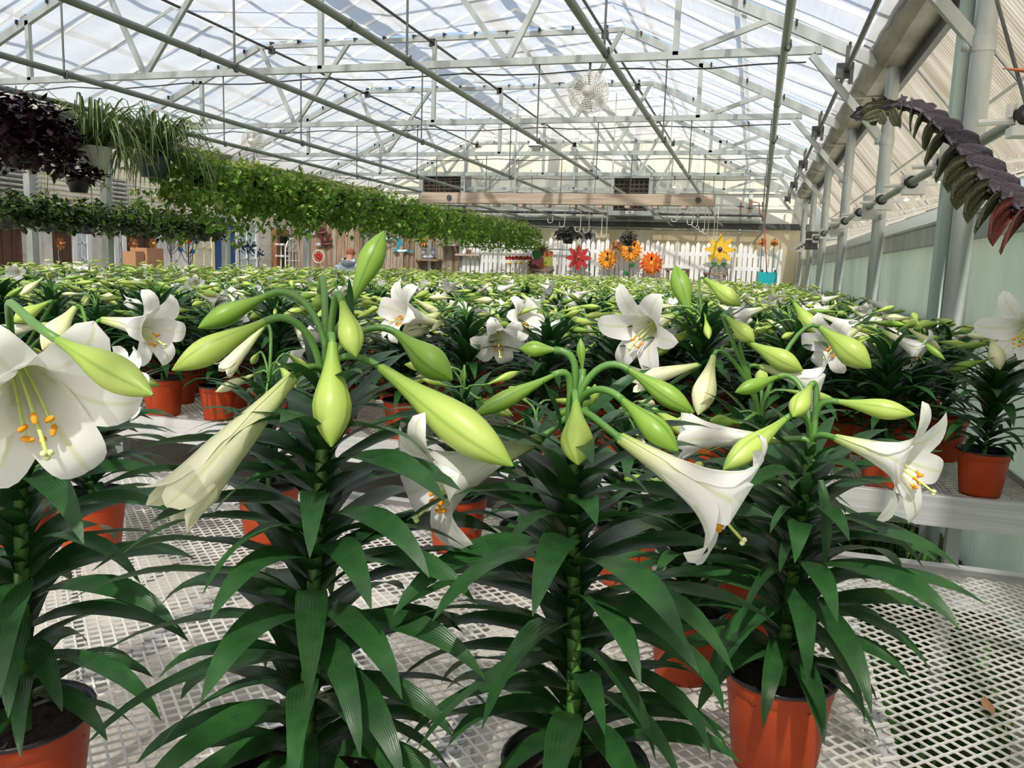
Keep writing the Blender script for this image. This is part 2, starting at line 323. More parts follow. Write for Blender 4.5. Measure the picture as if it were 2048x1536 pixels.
ceil = struct('ceiling')
rng = random.Random(5)
def cloth(y0, y1, xa, za, xb, zb, ph):
    t = T(); n = 18
    def fn(u, v):
        y = lerp(y0, y1, v); x = lerp(xa, xb, u); z = lerp(za, zb, u)
        sag = -.05*math.sin(math.pi*v)*(.6+.4*math.sin(ph+u*7)); rip = .010*math.sin(v*math.pi*10+ph+1.5*math.sin(u*9+ph))
        return (x, y, z+sag+rip)
    t.grid(fn, 16, 40); return t
for i in range(len(TY)-1):
    y0, y1 = TY[i]+.035, TY[i+1]-.035
    for xa, za, xb, zb in ((XL-.1, ZG+.08, XC-XF, ZT), (XC-XF, ZT, XC+XF, ZT), (XC+XF, ZT, XR+.08, ZG+.08)):
        cloth(y0, y1, xa, za, xb, zb, rng.random()*6).build('cloth_panel', M['cloth'], ceil, True)
t = T(); t.grid(lambda u, v: (lerp(XS-.3, XL-.1, u), lerp(YB, YE, v), 3.5+.2*u), 4, 12); t.build('cloth_panel', M['cloth'], ceil, True)
# roof above the curtain: rafters, purlins and glazing bars that cast the shadows seen on the cloth
ZR = 6.1
def roof_z(x): return lerp(ZG+.25, ZR, 1-abs(x-XC)/(XR+.3-XC))
bar = T(); bar.bar((XR+.3, 0, ZG+.3), (XC, 0, ZR), .022, .05); bar_me = bar.mesh('glazing_bar', M['galv'], False)
bar2 = T(); bar2.bar((2*XC-XR-.3, 0, ZG+.3), (XC, 0, ZR), .022, .05); bar2_me = bar2.mesh('glazing_bar', M['galv'], False)
y = YB+.4
while y < YE:
    obj('glazing_bar', bar_me, ceil, TR((0, y, 0))); obj('glazing_bar', bar2_me, ceil, TR((0, y, 0))); y += .76
for x, w in ((-8.6, .05), (-7.3, .05), (-6.0, .06), (-4.9, .30), (-3.9, .06), (-2.9, .16), (-1.6, .05), (-.3, .05)):
    t = T(); t.bar((x, YB, roof_z(x)+.05), (x, YE, roof_z(x)+.05), w, .06); t.build('purlin', M['galv'], ceil)
# clips along the curtain seams
clip = T(); clip.box((0, 0, 0), (.02, .10, .05)); clip_me = clip.mesh('curtain_clip', M['black'], False)
for k in range(3, 9):
    for q in range(24):
        s = (q+.5)/24; x = lerp(XL, XR, s)
        z = ZT if abs(x-XC) < XF else lerp(ZT, ZG+.08, (abs(x-XC)-XF)/(XR-XC-XF))
        obj('curtain_clip', clip_me, ceil, TR((x, TY[k], z-.01)))

def prof_z(x): return ZT-.05 if abs(x-XC) < XF else lerp(ZT-.05, ZG+.03, (abs(x-XC)-XF)/(XR-XC-XF))
def truss(y, label):
    g = thing('roof_truss', label, 'truss', (XC, y, ZC), 'galvanised roof trusses')
    def part(name, a, b, w, h): t = T(); t.bar((a[0]-XC, 0, a[1]-ZC), (b[0]-XC, 0, b[1]-ZC), w, h); t.build(name, M['galv'], g)
    part('bottom_chord', (-9.36, ZC), (.42, ZC), .05, .066)
    for s in (-1, 1):
        m = lambda x: XC+s*(x-XC)
        part('rafter', (m(XR), ZG+.03), (m(XC+XF), ZT-.05), .05, .09)
        part('web', (m(-2.4), ZC), (m(-1.85), ZT-.08), .045, .05); part('web', (m(-2.4), ZC), (m(-3.25), ZT-.06), .045, .05)
        part('web', (m(-.82), ZC), (m(-.82), prof_z(-.82)), .05, .05); part('web', (m(-.78), ZC), (m(.0), prof_z(.0)), .045, .045)
        part('knee_brace', (m(.34), ZC-.04), (m(.97), 2.66), .05, .06)
    part('web', (-4.39, ZC), (-4.39, ZT-.06), .05, .05)
    part('top_rail', (XC-XF, ZT-.05), (XC+XF, ZT-.05), .05, .06)
    t = T(); t.tube([(lerp(-9.2, .3, i/24)-XC, .05, -.07-.04*abs(math.sin(i*.8))) for i in range(25)], .007, 6); t.build('cable', M['dark'], g, True)
for k, y in enumerate(TY):
    if k < 2: lab = ('galvanised roof truss behind the camera, second row back', 'galvanised roof truss directly over the camera')[k]
    else: lab = 'galvanised roof truss with zigzag webs, %s row ahead of the camera' % ORD[k-2]
    truss(y, lab)

# long bars under the cloth and the dark curtain shaft by the right gutter
def yrod(name, x, z, r, mat, label, cat='bar', y0=YB, y1=YE-.2, extra=None):
    g = thing(name, label, cat, (x, 0, z)); t = T(); t.tube([(0, y0, 0), (0, y1, 0)], r, 8); t.build('rod', mat, g, True); return g
for x, lab in ((-6.92, 'dark curtain drive bar under the left fold of the shade cloth'), (-4.42, 'dark curtain drive bar along the middle of the flat shade cloth'), (-2.05, 'dark curtain drive bar under the right fold of the shade cloth')):
    g = yrod('drive_bar', x, 4.47, .018, M['dark'], lab)
    for k in range(2, 9): t = T(); t.box((0, TY[k], 0), (.09, .05, .10)); t.build('bracket', M['dark'], g)
g = yrod('curtain_shaft', .62, 3.22, .021, M['dark'], 'dark steel curtain shaft running beside the rusty gutter')
for k in range(2, 9):
    t = T(); t.box((-.03, TY[k]-.1, .0), (.10, .05, .12)); t.box((.04, TY[k]-.1, -.02), (.03, .09, .16)); t.box((0, TY[k]-.1, .1), (.03, .03, .2)); t.build('bearing', M['dark'], g)

# gutters
def gutter(xa, xb, label):
    t = T(); pr = [(xa, ZG+.36), (xa, ZG+.12), (lerp(xa, xb, .12), ZG+.03), (lerp(xa, xb, .3), ZG-.01), (lerp(xa, xb, .85), ZG-.01), (xb, ZG+.05), (xb, ZG+.36)]
    t.grid(lambda u, v: (pr[min(6, int(round(u*6)))][0], lerp(YB, YE, v), pr[min(6, int(round(u*6)))][1]), 6, 30)
    g = thing('gutter', label, 'gutter', (0, 0, 0)); t.build('trough', M['gutter'], g)
    t = T(); t.box(((xa+xb)/2+.12*np.sign(xb-xa), (YB+YE)/2, ZG-.06), (.05, YE-YB, .10)); t.build('eave_rail', M['dark'], g)
    for k in range(0, 9): t = T(); t.box(((xa+xb)/2, TY[k]+1.2, ZG+.0), (abs(xb-xa)+.02, .10, .04)); t.build('joint_band', M['gutter'], g)
gutter(.82, 1.16, 'large stained metal roof gutter on top of the right posts')
gutter(-9.76, -10.10, 'metal roof gutter over the left row of posts behind the vines')

# posts
for k in range(2, 9):
    y = TY[k]
    g = thing('gutter_post', 'round galvanised post by the right wall, %s from the camera' % ORD[k-2], 'post', (1.0, y, 0), 'right wall posts')
    t = T(); t.lathe([(.054, 0), (.054, ZG)], 16); t.build('tube', M['galv'], g, True)
    t = T(); t.lathe([(.057, 2.62), (.060, 2.63), (.060, 2.69), (.057, 2.70)], 16); t.box((-.07, 0, 2.66), (.05, .03, .06)); t.build('clamp', M['galv'], g, True)
    t = T(); t.box((0, 0, .006), (.2, .2, .012)); t.build('base_plate', M['galv'], g)
    t = T()
    for q in (-.02, .02): t.lathe([(.001, 0), (.007, 0), (.007, .008), (.001, .008)], 8, 0, np.array(TR((-.06, q, 2.66))@RY(-1.57)))
    t.build('bolt', M['galv'], g)
    if k > 3:
        g = thing('gutter_post', 'square galvanised post of the left row under the vines, %s from the camera' % ORD[k-2], 'post', (-9.94, y, 0), 'left row posts')
        t = T(); t.box((0, 0, ZG/2), (.12, .12, ZG)); t.build('tube', M['galv'], g)
        t = T(); t.box((0, 0, .006), (.24, .24, .012)); t.build('base_plate', M['galv'], g)
g = thing('wall_column', 'broad pale green steel column behind the nearest right post', 'post', (1.02, 5.12, 0))
t = T(); t.box((0, 0, 1.6), (.10, .10, 3.2)); t.build('flange', M['mint'], g); t = T(); t.box((.02, -.07, 1.6), (.03, .05, 3.2)); t.build('web', M['dark'], g)
g = thing('wall_post', 'blue grey post standing before the brown door at far left', 'post', (-11.6, 10.9, 0))
t = T(); t.box((0, 0, 1.6), (.13, .13, 3.2)); t.build('tube', M['galv'], g); t = T(); t.box((0, 0, .01), (.22, .22, .02)); t.build('base_plate', M['galv'], g)

# right wall: corrugated lower sheets, sill, opened vent sashes
wr = struct('wall_right')
def corrugated(a, b, along, pitch, amp, nper, nd, nrm):
    """sheet from edge a..b swept by vector along, waves of pitch along it"""
    a, b, al, nr = map(np.array, (a, b, along, nrm)); L = np.linalg.norm(al); nw = int(L/pitch)
    t = T(); t.grid(lambda u, v: tuple(a+(b-a)*v+al*u+nr*amp*math.cos(u*nw*6.28318)), nw*nper, nd); return t
y = YB
while y < YE-.1:
    y1 = min(y+1.22, YE)
    corrugated((XW, y, 0), (XW, y, 1.80), (0, y1-y-.012, 0), .066, .009, 6, 1, (1, 0, 0)).build('corrugated_sheet', M['corr'], wr, True); y += 1.22
t = T(); t.box((XW-.02, (YB+YE)/2, 1.80), (.09, YE-YB, .13)); t.box((XW-.06, (YB+YE)/2, 1.87), (.03, YE-YB, .02)); t.build('sill_rail', M['galv'], wr)
for z in (.6, 1.2): t = T(); t.box((XW+.03, (YB+YE)/2, z), (.03, YE-YB, .05)); t.build('girt', M['mint'], wr)
hinge = np.array((XW+.0, 0, ZG-.02)); vb = np.array((1.96, 0, 2.34))
y = TY[0]
i = 0
while y < YE-.2:
    y1 = min(y+1.525, YE); nr = np.cross((0, 1, 0), vb-hinge); nr /= np.linalg.norm(nr)
    g = corrugated((0, 0, 0), vb-hinge, (0, y1-y-.02, 0), .05, .007, 6, 1, nr).build('vent_sash', M['vent'], wr, True); g.location = (hinge[0], y, hinge[2])
    t = T(); t.bar(vb-hinge, vb-hinge+np.array((0, y1-y, 0)), .05, .045); t.build('bottom_rail', M['dark'], g)
    t = T(); t.bar((vb-hinge)*.5+nr*.02, (vb-hinge)*.5+nr*.02+np.array((0, y1-y, 0)), .03, .03); t.build('middle_rail', M['offwhite'], g)
    t = T(); t.bar((0, 0, 0), vb-hinge, .018, .03); t.build('edge_seam', M['dark'], g); y += 1.525; i += 1

# rack and pinion vent drive along the right posts
SZ = 2.10
g = thing('vent_shaft', 'grey steel vent shaft with pinions running past the right posts', 'shaft', (.90, 0, SZ))
t = T(); t.tube([(0, 2.2, 0), (0, YE-.6, 0)], .024, 12); t.build('pipe', M['galv_g'], g, True)
for j, y in enumerate([3.45, 4.75, 5.7, 6.95, 8.3, 9.6, 11.0, 12.4, 13.9, 15.6, 16.6, 17.6, 18.5, 19.2]):
    t = T(); t.lathe([(.022, -.045), (.040, -.045), (.040, .045), (.022, .045)], 14, 0, np.array(TR((0, y, 0))@RX(1.5708))); b = t.build('pinion', M['black'], g, True)
    t = T(); t.box((.02, y-.035, .0), (.11, .010, .10)); t.box((.02, y+.035, .0), (.11, .010, .10)); t.box((.02, y, -.055), (.13, .09, .035)); t.box((-.05, y, .02), (.012, .05, .05)); t.build('pinion_housing', M['rack'], g)
    t = T(); a = Vector((-.15, y, -.02)); b = Vector((vb[0]-.90, y, vb[2]-SZ))
    pts = [a.lerp(b, q/10)+Vector((0, 0, -.07*math.sin(math.pi*q/10)+.0)) for q in range(11)]; t.tube(pts, .013, 6)
    for q in range(24):
        p = a.lerp(b, .1+q/30)+Vector((0, 0, -.07*math.sin(math.pi*(.1+q/30))+.014)); t.box(p, (.012, .018, .014))
    t.build('rack', M['rack'], g)
for y in (4.62, 7.66, 10.7):
    t = T(); t.box((.03, y, .0), (.16, .02, .20)); t.box((.1, y-.03, -.08), (.02, .16, .04)); t.build('mount_plate', M['galv'], g)
g = thing('gear_motor', 'grey and black gear motor on the vent shaft by right wall', 'motor', (.90, 15.0, SZ-.02))
t = T(); t.lathe([(.001, -.30), (.07, -.30), (.085, -.27), (.085, .0), (.06, .02)], 16, 0, np.array(RX(1.5708)@TR((0, 0, .0)))); t.build('motor_body', M['galv'], g, True)
t = T(); t.box((0, -.12, .02), (.20, .16, .30)); t.build('gearbox', M['dark'], g); t = T(); t.box((0, .12, .10), (.13, .20, .07)); t.build('terminal_box', M['dark'], g)

# end wall
wb_ = struct('wall_back')
x = XS
while x < XW-.05:
    x1 = min(x+1.22, XW); zt = lambda q: roof_z(q)
    t = T(); t.grid(lambda u, v: (lerp(x, x1-.01, u), YE, lerp(0, 2.55, v)), 2, 2); t.build('lower_panel', M['tan'], wb_)
    t = T(); t.grid(lambda u, v: (lerp(x, x1-.01, u), YE+.03, lerp(2.55, max(3.45, roof_z(lerp(x, x1, u)) if lerp(x, x1, u) > -9.9 else 3.5), v)), 2, 3); t.build('upper_panel', M['gable'], wb_); x += 1.22
t = T(); t.box(((XS+XW)/2, YE-.03, 2.62), (XW-XS, .08, .14)); t.build('cross_beam', M['dark'], wb_)
for xx in (-8.6, -7.4, -6.0, -4.45, -2.9, -1.4, -.2):
    t = T(); t.box((xx, YE-.02, (2.7+roof_z(xx))/2), (.09, .06, roof_z(xx)-2.7)); t.build('stud', M['galv'], wb_)
for z in (3.1, 3.45, 3.85):
    t = T(); t.box((-4.4, YE-.05, z), (10.4, .035, .035)); t.build('girt', M['galv'], wb_)
for a, b in (((-7.4, 3.1), (-5.6, 4.5)), ((-1.6, 3.1), (-3.2, 4.5)), ((-3.0, 3.1), (-4.6, 4.6))):
    t = T(); t.bar((a[0], YE-.06, a[1]), (b[0], YE-.06, b[1]), .05, .05); t.build('brace', M['galv'], wb_)

# left wall
wl = struct('wall_left')
z = 0
while z < 3.6:
    t = T(); t.box((XS-.06, 12.9, z+.1), (.06, 15.0, .195)); t.build('siding_board', M['cream_w'] if z > 2.3 else M['offwhite'], wl); z += .2
for k in range(6):
    z = 2.42+k*.085; t = T(); t.tube([(XS+.35, 6.0, z), (XS+.35, YE-.2, z)], .022, 6); tag(t.build('heating_pipe', M['offwhite'], None, True), 'long white heating pipe along the left wall, %s from the bottom' % ORD[k], 'pipe', 'heating pipes on the left wall')
for a, b in ((10.9, 11.9), (13.6, 14.1)):
    g = thing('wall_vent', 'dark louvred vent high on the left wall %s' % ('behind the spider plants' if a > 13 else 'at the picture edge'), 'vent', (XS, (a+b)/2, 2.72))
    t = T(); t.box((0, 0, 0), (.05, b-a, .5)); t.build('frame', M['heater'], g)
    for q in range(5): t = T(); t.box((.04, 0, -.18+q*.09), (.03, b-a-.2, .05)); t.build('slat', M['dark'], g)

# ------------------------------------------------------------------ benches
def expanded(x0, x1, y0, y1, lw=.032, sw=.0145, w=.0046, th=.003):
    """expanded-metal sheet: zigzag strands that meet at the nodes"""
    nx = int(round((x1-x0)/(lw/2))); ny = int((y1-y0)/sw); t = T(); Vs = []; Fs = []; n = 0
    for j in range(ny+1):
        i = np.arange(nx+1); xs = x0+i*(x1-x0)/nx; yc = y0+j*sw+np.where((i+j) % 2 == 0, sw*.5, -sw*.5)*.9; yc = np.clip(yc, y0, y1)
        z = np.where((i+j) % 2 == 0, .0015, -.0005); hw = np.full(nx+1, w/2)
        for dy, dz in ((-1, -th), (-1, 0), (1, 0), (1, -th)): Vs.append(np.stack([xs, yc+dy*hw, z+dz], 1))
        a = n+np.arange(nx); c = nx+1
        for q in range(3): Fs.append(np.stack([a+q*c, a+q*c+1, a+(q+1)*c+1, a+(q+1)*c], 1))
        n += 4*(nx+1)
    t.add(np.concatenate(Vs), np.concatenate(Fs)); return t
def bench(label, x0, x1, y0, y1, z, seams, fine=True, fine_y=None, group='aluminium growing benches'):
    g = thing('growing_bench', label, 'bench', ((x0+x1)/2, (y0+y1)/2, 0), group); ox, oy = (x0+x1)/2, (y0+y1)/2
    def P(t, name, mat, **kw): t.V = [v-np.array((ox, oy, 0)) for v in t.V]; return t.build(name, mat, g, **kw)
    for yy, nm in ((y0, 'front_rail'), (y1, 'back_rail')):
        t = T(); s = 1 if yy == y0 else -1
        t.box(((x0+x1)/2, yy, z-.025), (x1-x0, .006, .095)); t.box(((x0+x1)/2, yy+s*.02, z-.07), (x1-x0, .04, .005)); t.box(((x0+x1)/2, yy+s*.012, z+.0235), (x1-x0, .024, .004)); P(t, nm, M['alu'])
    for xx in (x0, x1): t = T(); t.box((xx, (y0+y1)/2, z-.025), (.006, y1-y0-.012, .095)); P(t, 'end_rail', M['alu'])
    xs = [x0]+[s for s in seams if x0 < s < x1]+[x1]
    for a, b in zip(xs, xs[1:]):
        ye = fine_y or y1-.01
        t = expanded(a+.004, b-.004, y0+.01, ye); V = t.V[0]; V[:, 2] += z; P(t, 'mesh_sheet', M['mesh'])
        if ye < y1-.02:
            t = T(); t.grid(lambda u, v: (lerp(a+.004, b-.004, u), lerp(ye, y1-.01, v), z), 1, 1); P(t, 'mesh_sheet', M['mesh'])
    for s in xs[1:-1]:
        t = T(); t.box((s, (y0+y1)/2, z-.012), (.035, y1-y0-.03, .014)); P(t, 'seam_bar', M['alu'])
        t = T()
        for q in range(int((y1-y0)/.047)): t.bar((s-.014, y0+.03+q*.047, z+.003), (s+.014, y0+.042+q*.047, z+.006), .006, .004)
        P(t, 'seam_lacing', M['mesh'], kind='stuff')
    for xx in np.linspace(x0+.25, x1-.25, max(2, int((x1-x0)/1.6)+1)):
        for yy in (y0+.12, y1-.12): t = T(); t.box((xx, yy, (z-.075)/2), (.04, .04, z-.075)); P(t, 'leg', M['galv'])
        t = T(); t.box((xx, (y0+y1)/2, z-.04), (.035, y1-y0-.24, .035)); P(t, 'cross_bar', M['galv'])
    return g
BZ, FZ = .79, .82
bench('expanded metal bench in the foreground carrying the large front lilies', -2.3, .93, .35, 2.13, BZ, (-1.66, -1.025, -.385, .245))
FB = [(2.70, 5.75), (6.0, 9.3), (9.6, 12.9), (13.2, 16.2), (16.5, 18.7)]
for i, (a, b) in enumerate(FB):
    bench(('long aluminium bench just across the aisle from the front bench', 'long lily bench in the second row across the aisle', 'long lily bench in the third row across the aisle', 'long lily bench in the fourth row across the aisle', 'long lily bench nearest the picket fence')[i],
          -9.3, .925, a, b, FZ, (-7.6, -6.4, -5.1, -3.85, -2.6, -1.35, -.1) if i else (-3.2, -2.56, -1.92, -1.28, -.64, 0.0), fine_y=a+(.9 if i == 0 else .05))
# weeds growing in the soil strip under the bench ends
wr2 = random.Random(9); t = T()
for k in range(2600):
    x, y = wr2.uniform(.47, .93), wr2.uniform(1.3, 7.5); h = wr2.uniform(.06, .22); a = wr2.uniform(0, 6.28); lean = wr2.uniform(.1, .8)*h; w = wr2.uniform(.004, .012)
    dx, dy = math.cos(a), math.sin(a)
    t.add([(x-dy*w, y+dx*w, .01), (x+dy*w, y-dx*w, .01), (x+dx*lean*.5+dy*w, y+dy*lean*.5-dx*w, .01+h*.7), (x+dx*lean*.5-dy*w, y+dy*lean*.5+dx*w, .01+h*.7),
           (x+dx*lean+dy*w*.1, y+dy*lean-dx*w*.1, .01+h), (x+dx*lean-dy*w*.1, y+dy*lean+dx*w*.1, .01+h)], [(0, 1, 2, 3), (3, 2, 4, 5)], [(0, 0), (1, 0), (1, .6), (0, .6), (1, 1), (0, 1)])
tag(t.build('weeds', M['weed']), 'green weeds growing in the soil below the benches at right', 'weeds', kind='stuff')

# ------------------------------------------------------------------ lily pieces
def leaf_T(curl, wl=.16, twist=0, nu=4, nv=9, wav=0):
    """unit-length leaf from the origin along +X, arching down by curl"""
    pts = []; x = z = 0; n = nv; tp = []
    for j in range(n+1):
        v = j/n; a = -curl*(v**1.25); pts.append((x, z, a)); x += math.cos(a)/n; z += math.sin(a)/n
    def fn(u, v):
        j = min(n, int(round(v*n))); px, pz, a = pts[j]; s = u*2-1
        w = wl*.5*(min(1, (v/.13))**.55*.62+.38*min(1, v/.42))*max(.0, 1-v**2.6)**.85+.002
        if v < .02: w = wl*.20
        f = .30*w*abs(s)*(1-.7*v); tw = twist*v; yy = s*w; zz = f+wav*w*math.sin(v*9+s)*.25
        yy, zz = yy*math.cos(tw)-zz*math.sin(tw), yy*math.sin(tw)+zz*math.cos(tw)
        return (px-math.sin(a)*zz, yy, pz+math.cos(a)*zz)
    t = T(); t.grid(fn, nu, nv); return t
CURL = [.45, .8, 1.15, 1.5, 1.9]
LEAF_HI = [[leaf_T(c, wl=.168, twist=tw, nu=4, nv=11, wav=.6).mesh('leaf', M['leaf']) for tw in (-.5, .1, .6)] for c in CURL]
LEAF_MD_T = [leaf_T(c, wl=.168, nu=2, nv=6) for c in CURL]
LEAF_MD = [t.mesh('leaf', M['leaf']) for t in LEAF_MD_T]
LEAF_LO_T = [leaf_T(c, wl=.15, nu=2, nv=3) for c in CURL]
def bud_T(nv, nu, fat=1.0):
    pr = [(0, .24), (.08, .29), (.18, .38), (.30, .55), (.42, .76), (.53, .93), (.62, 1.0), (.71, .95), (.80, .78), (.88, .54), (.95, .27), (1, .05)]
    vs_ = [p[0] for p in pr]; rs = [p[1] for p in pr]
    def fn(u, v):
        r = np.interp(v, vs_, rs); a = 6.28318*u; r *= 1+(.07*abs(math.sin(1.5*a))-.02)*min(1, v*2); return (v, .5*r*math.cos(a), .5*r*math.sin(a))
    t = T(); t.grid(fn, nu, nv); return t
BUD_HI_T, BUD_MD_T, BUD_LO_T = bud_T(18, 18), bud_T(8, 8), bud_T(5, 5)
BM = {'g': M['bud_g'], 'l': M['bud_l'], 'c': M['bud_c']}
BUD_HI = {k: BUD_HI_T.mesh('bud', m) for k, m in BM.items()}
BUD_MD = {k: BUD_MD_T.mesh('bud', m) for k, m in BM.items()}
def petal_T(style, inner, nu, nv, seed=0):
    r_ = random.Random(seed); jig = r_.uniform(-.1, .1)
    if style == 'open': ks = [(0, .10), (.3, .13), (.5, .27), (.68, .62+jig), (.82, 1.25+jig), (.92, 2.1+jig*2), (1, 3.1+jig*3)]
    elif style == 'wide': ks = [(0, .12), (.3, .18), (.48, .38), (.64, .85+jig), (.8, 1.3+jig), (.92, 1.7+jig*2), (1, 2.3+jig*2)]
    elif style == 'bell': ks = [(0, .08), (.35, .12), (.6, .22), (.8, .45+jig), (.92, .9+jig*2), (1, 1.7+jig*3)]
    else: ks = [(0, .08), (.35, .15), (.6, .10), (.82, .05+jig), (.93, .35+jig*2), (1, .9+jig*3)]
    n = 60; a = 0; r = .03; cl = []
    for j in range(n+1):
        s = j/n; psi = np.interp(s, [k[0] for k in ks], [k[1] for k in ks]); cl.append((a, r)); a += math.cos(psi)/n; r += math.sin(psi)/n
    lobe = .165 if inner else .135
    if style == 'half': lobe *= .72
    def fn(u, v):
        j = v*n; j0 = int(min(n-1, j)); f = j-j0; a_ = lerp(cl[j0][0], cl[j0+1][0], f); rr = lerp(cl[j0][1], cl[j0+1][1], f)
        q = lerp(cl[j0][1], cl[j0+1][1], f); rad = max(.02, np.interp(v, [0, .6, 1], [cl[0][1], cl[int(.6*n)][1], max(cl[int(.72*n)][1], .12)]))
        tube = rad*.66; w = tube if v < .3 else lerp(tube, lobe, min(1, (v-.3)/.35)) if v < .65 else lobe
        w = min(w, lobe)*(1 if v < .68 else max(.0, 1-((v-.68)/.32)**2.3)**.6)+.002
        s = u*2-1; th = s*w/rad; th = max(-1.25, min(1.25, th))
        off = (.0 if inner else .006)+.012*(abs(s)**1.5)*(v > .5)*math.sin(v*14+seed)
        y_ = rad*math.sin(th); z_ = rr-rad*(1-math.cos(th))*(1 if v < .75 else .5)+off
        return (a_, y_, z_-.004*math.exp(-(s*6)**2)*(v > .3))
    t = T(); t.grid(fn, nu, nv); return t
STY = {'open': 'petal', 'wide': 'petal', 'bell': 'petal', 'half': 'petal_c'}
PET_HI = {s: [petal_T(s, i % 2, 8, 22, i).mesh('petal', M[STY[s]]) for i in range(6)] for s in STY}
PET_MD_T = {s: [petal_T(s, i % 2, 4, 9, i) for i in range(6)] for s in STY}
PET_MD = {s: [t.mesh('petal', M[STY[s]]) for t in PET_MD_T[s]] for s in STY}
PET_LO_T = {s: [petal_T(s, i % 2, 2, 4, i) for i in range(6)] for s in STY}
def flower_T(style, src):
    t = T()
    for i in range(6): t.merge(src[style][i], np.array(RX(i*math.pi/3)))
    return t
rec = T(); rec.lathe([(.001, -.03), (.028, -.02), (.034, .01), (.03, .06)], 8, 0, np.array(RY(1.5708))); REC = rec.mesh('flower', M['stem'])
FL_MD = {}
for s in STY:
    t = flower_T(s, PET_MD_T)
    for i in range(5): t.lathe([(.002, -.02), (.008, -.012), (.008, .012), (.002, .02)], 5, 1, np.array(TR((.60+.03*(i % 2), .05*math.cos(i*1.25), .05*math.sin(i*1.25)-.02))@RY(1.0)))
    FL_MD[s] = t.mesh('flower', [M[STY[s]], M['anther']])
def stamens(parent, L, down, n=6, spread=.06, hi=True, anthers=True):
    """down: gravity in the flower's own axes"""
    d = Vector(down).normalized()
    for i in range(n):
        a = i*6.283/n+.3; r = spread; t = T(); pts = []
        for q in range(9):
            s = q/8; pts.append(Vector((.18+.50*s, r*math.cos(a)*s**.7, r*math.sin(a)*s**.7))+d*(.11*s*s))
        t.tube(pts, [.0065*(1-.4*q/8) for q in range(9)], 6); o = t.build('stamen', M['filament'], parent, True)
        if anthers:
            p = pts[-1]; ax = Vector((math.sin(a*3), math.cos(a), .4)).normalized(); tt = T()
            tt.tube([p-ax*.028, p-ax*.02, p, p+ax*.02, p+ax*.028], [.004, .012, .0135, .012, .004], 8); t2 = tt
            V, Fc, U, m = t2.arr(); c = T(); c.add(V, Fc, U, 0); c.build('anther', M['anther'], parent, True)
    t = T(); pts = [Vector((.15+.66*q/8, 0, 0))+d*(.15*(q/8)**2) for q in range(9)]; t.tube(pts, [.009]*9, 6); t.build('pistil', M['filament'], parent, True)
    t = T(); p = pts[-1]
    for i in range(3): a = i*2.094; t.lathe([(.001, -.016), (.013, -.009), (.016, 0), (.013, .009), (.001, .016)], 8, 0, np.array(TR(p+Vector((.004, .014*math.cos(a), .014*math.sin(a))))))
    t.build('stigma', M['stigma'], parent, True)
def flower(parent, X, style='open', hi=True, full=True, anthers=True, an=6):
    """X: matrix in the parent's frame, flower axis +X, unit = length of a petal"""
    if not full: return obj('flower', FL_MD[style], parent, X)
    o = obj('flower', REC, parent, X)
    for i in range(6): obj('petal', (PET_HI if hi else PET_MD)[style][i], o, RX(i*math.pi/3))
    if style != 'half':
        Rm = (Matrix(X) if not isinstance(X, Matrix) else X).to_3x3().normalized(); stamens(o, 1, Rm.inverted()@Vector((0, 0, -1)), anthers=anthers)
    return o

def pot_meshes(r=.082, h=.148):
    t = T(); t.lathe([(.001, .004), (r*.70, .004), (r*.715, 0), (r*.74, .01), (r*.90, h*.80), (r*.905, h*.82), (r*.925, h*.83), (r*.94, h*.97)], 28); a = t.mesh('pot', M['pot'])
    t = T(); t.lathe([(r*.935, h*.955), (r*.985, h*.96), (r, h*.975), (r, h), (r*.965, h*1.005), (r*.93, h*.985), (r*.84, h*.72)], 28); b = t.mesh('pot_lip', M['pot_rim'])
    t = T(); rr = random.Random(3)
    def fn(u, v):
        a_ = u*6.28318; q = r*.905*v+.0005; return (q*math.cos(a_), q*math.sin(a_), h*.85+.006*math.sin(5*a_+v*9)*v+.004*math.sin(13*a_)*v)
    t.grid(fn, 24, 6); c = t.mesh('soil', M['soil']); return a, b, c
POT = pot_meshes()
t = T(); t.lathe([(.057, 0), (.075, .12), (.08, .125), (.082, .148), (.076, .15), (.073, .125)], 10); t.grid(lambda u, v: (.074*v*math.cos(6.28*u)+1e-4, .074*v*math.sin(6.28*u), .128), 10, 1, 1); POT_LO = t.mesh('pot', [M['pot'], M['soil']])
def add_pot(g, s=1.0):
    p = obj('pot', POT[0], g, SCL(s)); obj('lip', POT[1], p); obj('soil', POT[2], g, SCL(s)); return p
def bez(a, b, c, d, n=12):
    a, b, c, d = map(Vector, (a, b, c, d)); return [a*(1-s)**3+b*3*s*(1-s)**2+c*3*s*s*(1-s)+d*s**3 for s in [i/n for i in range(n+1)]]

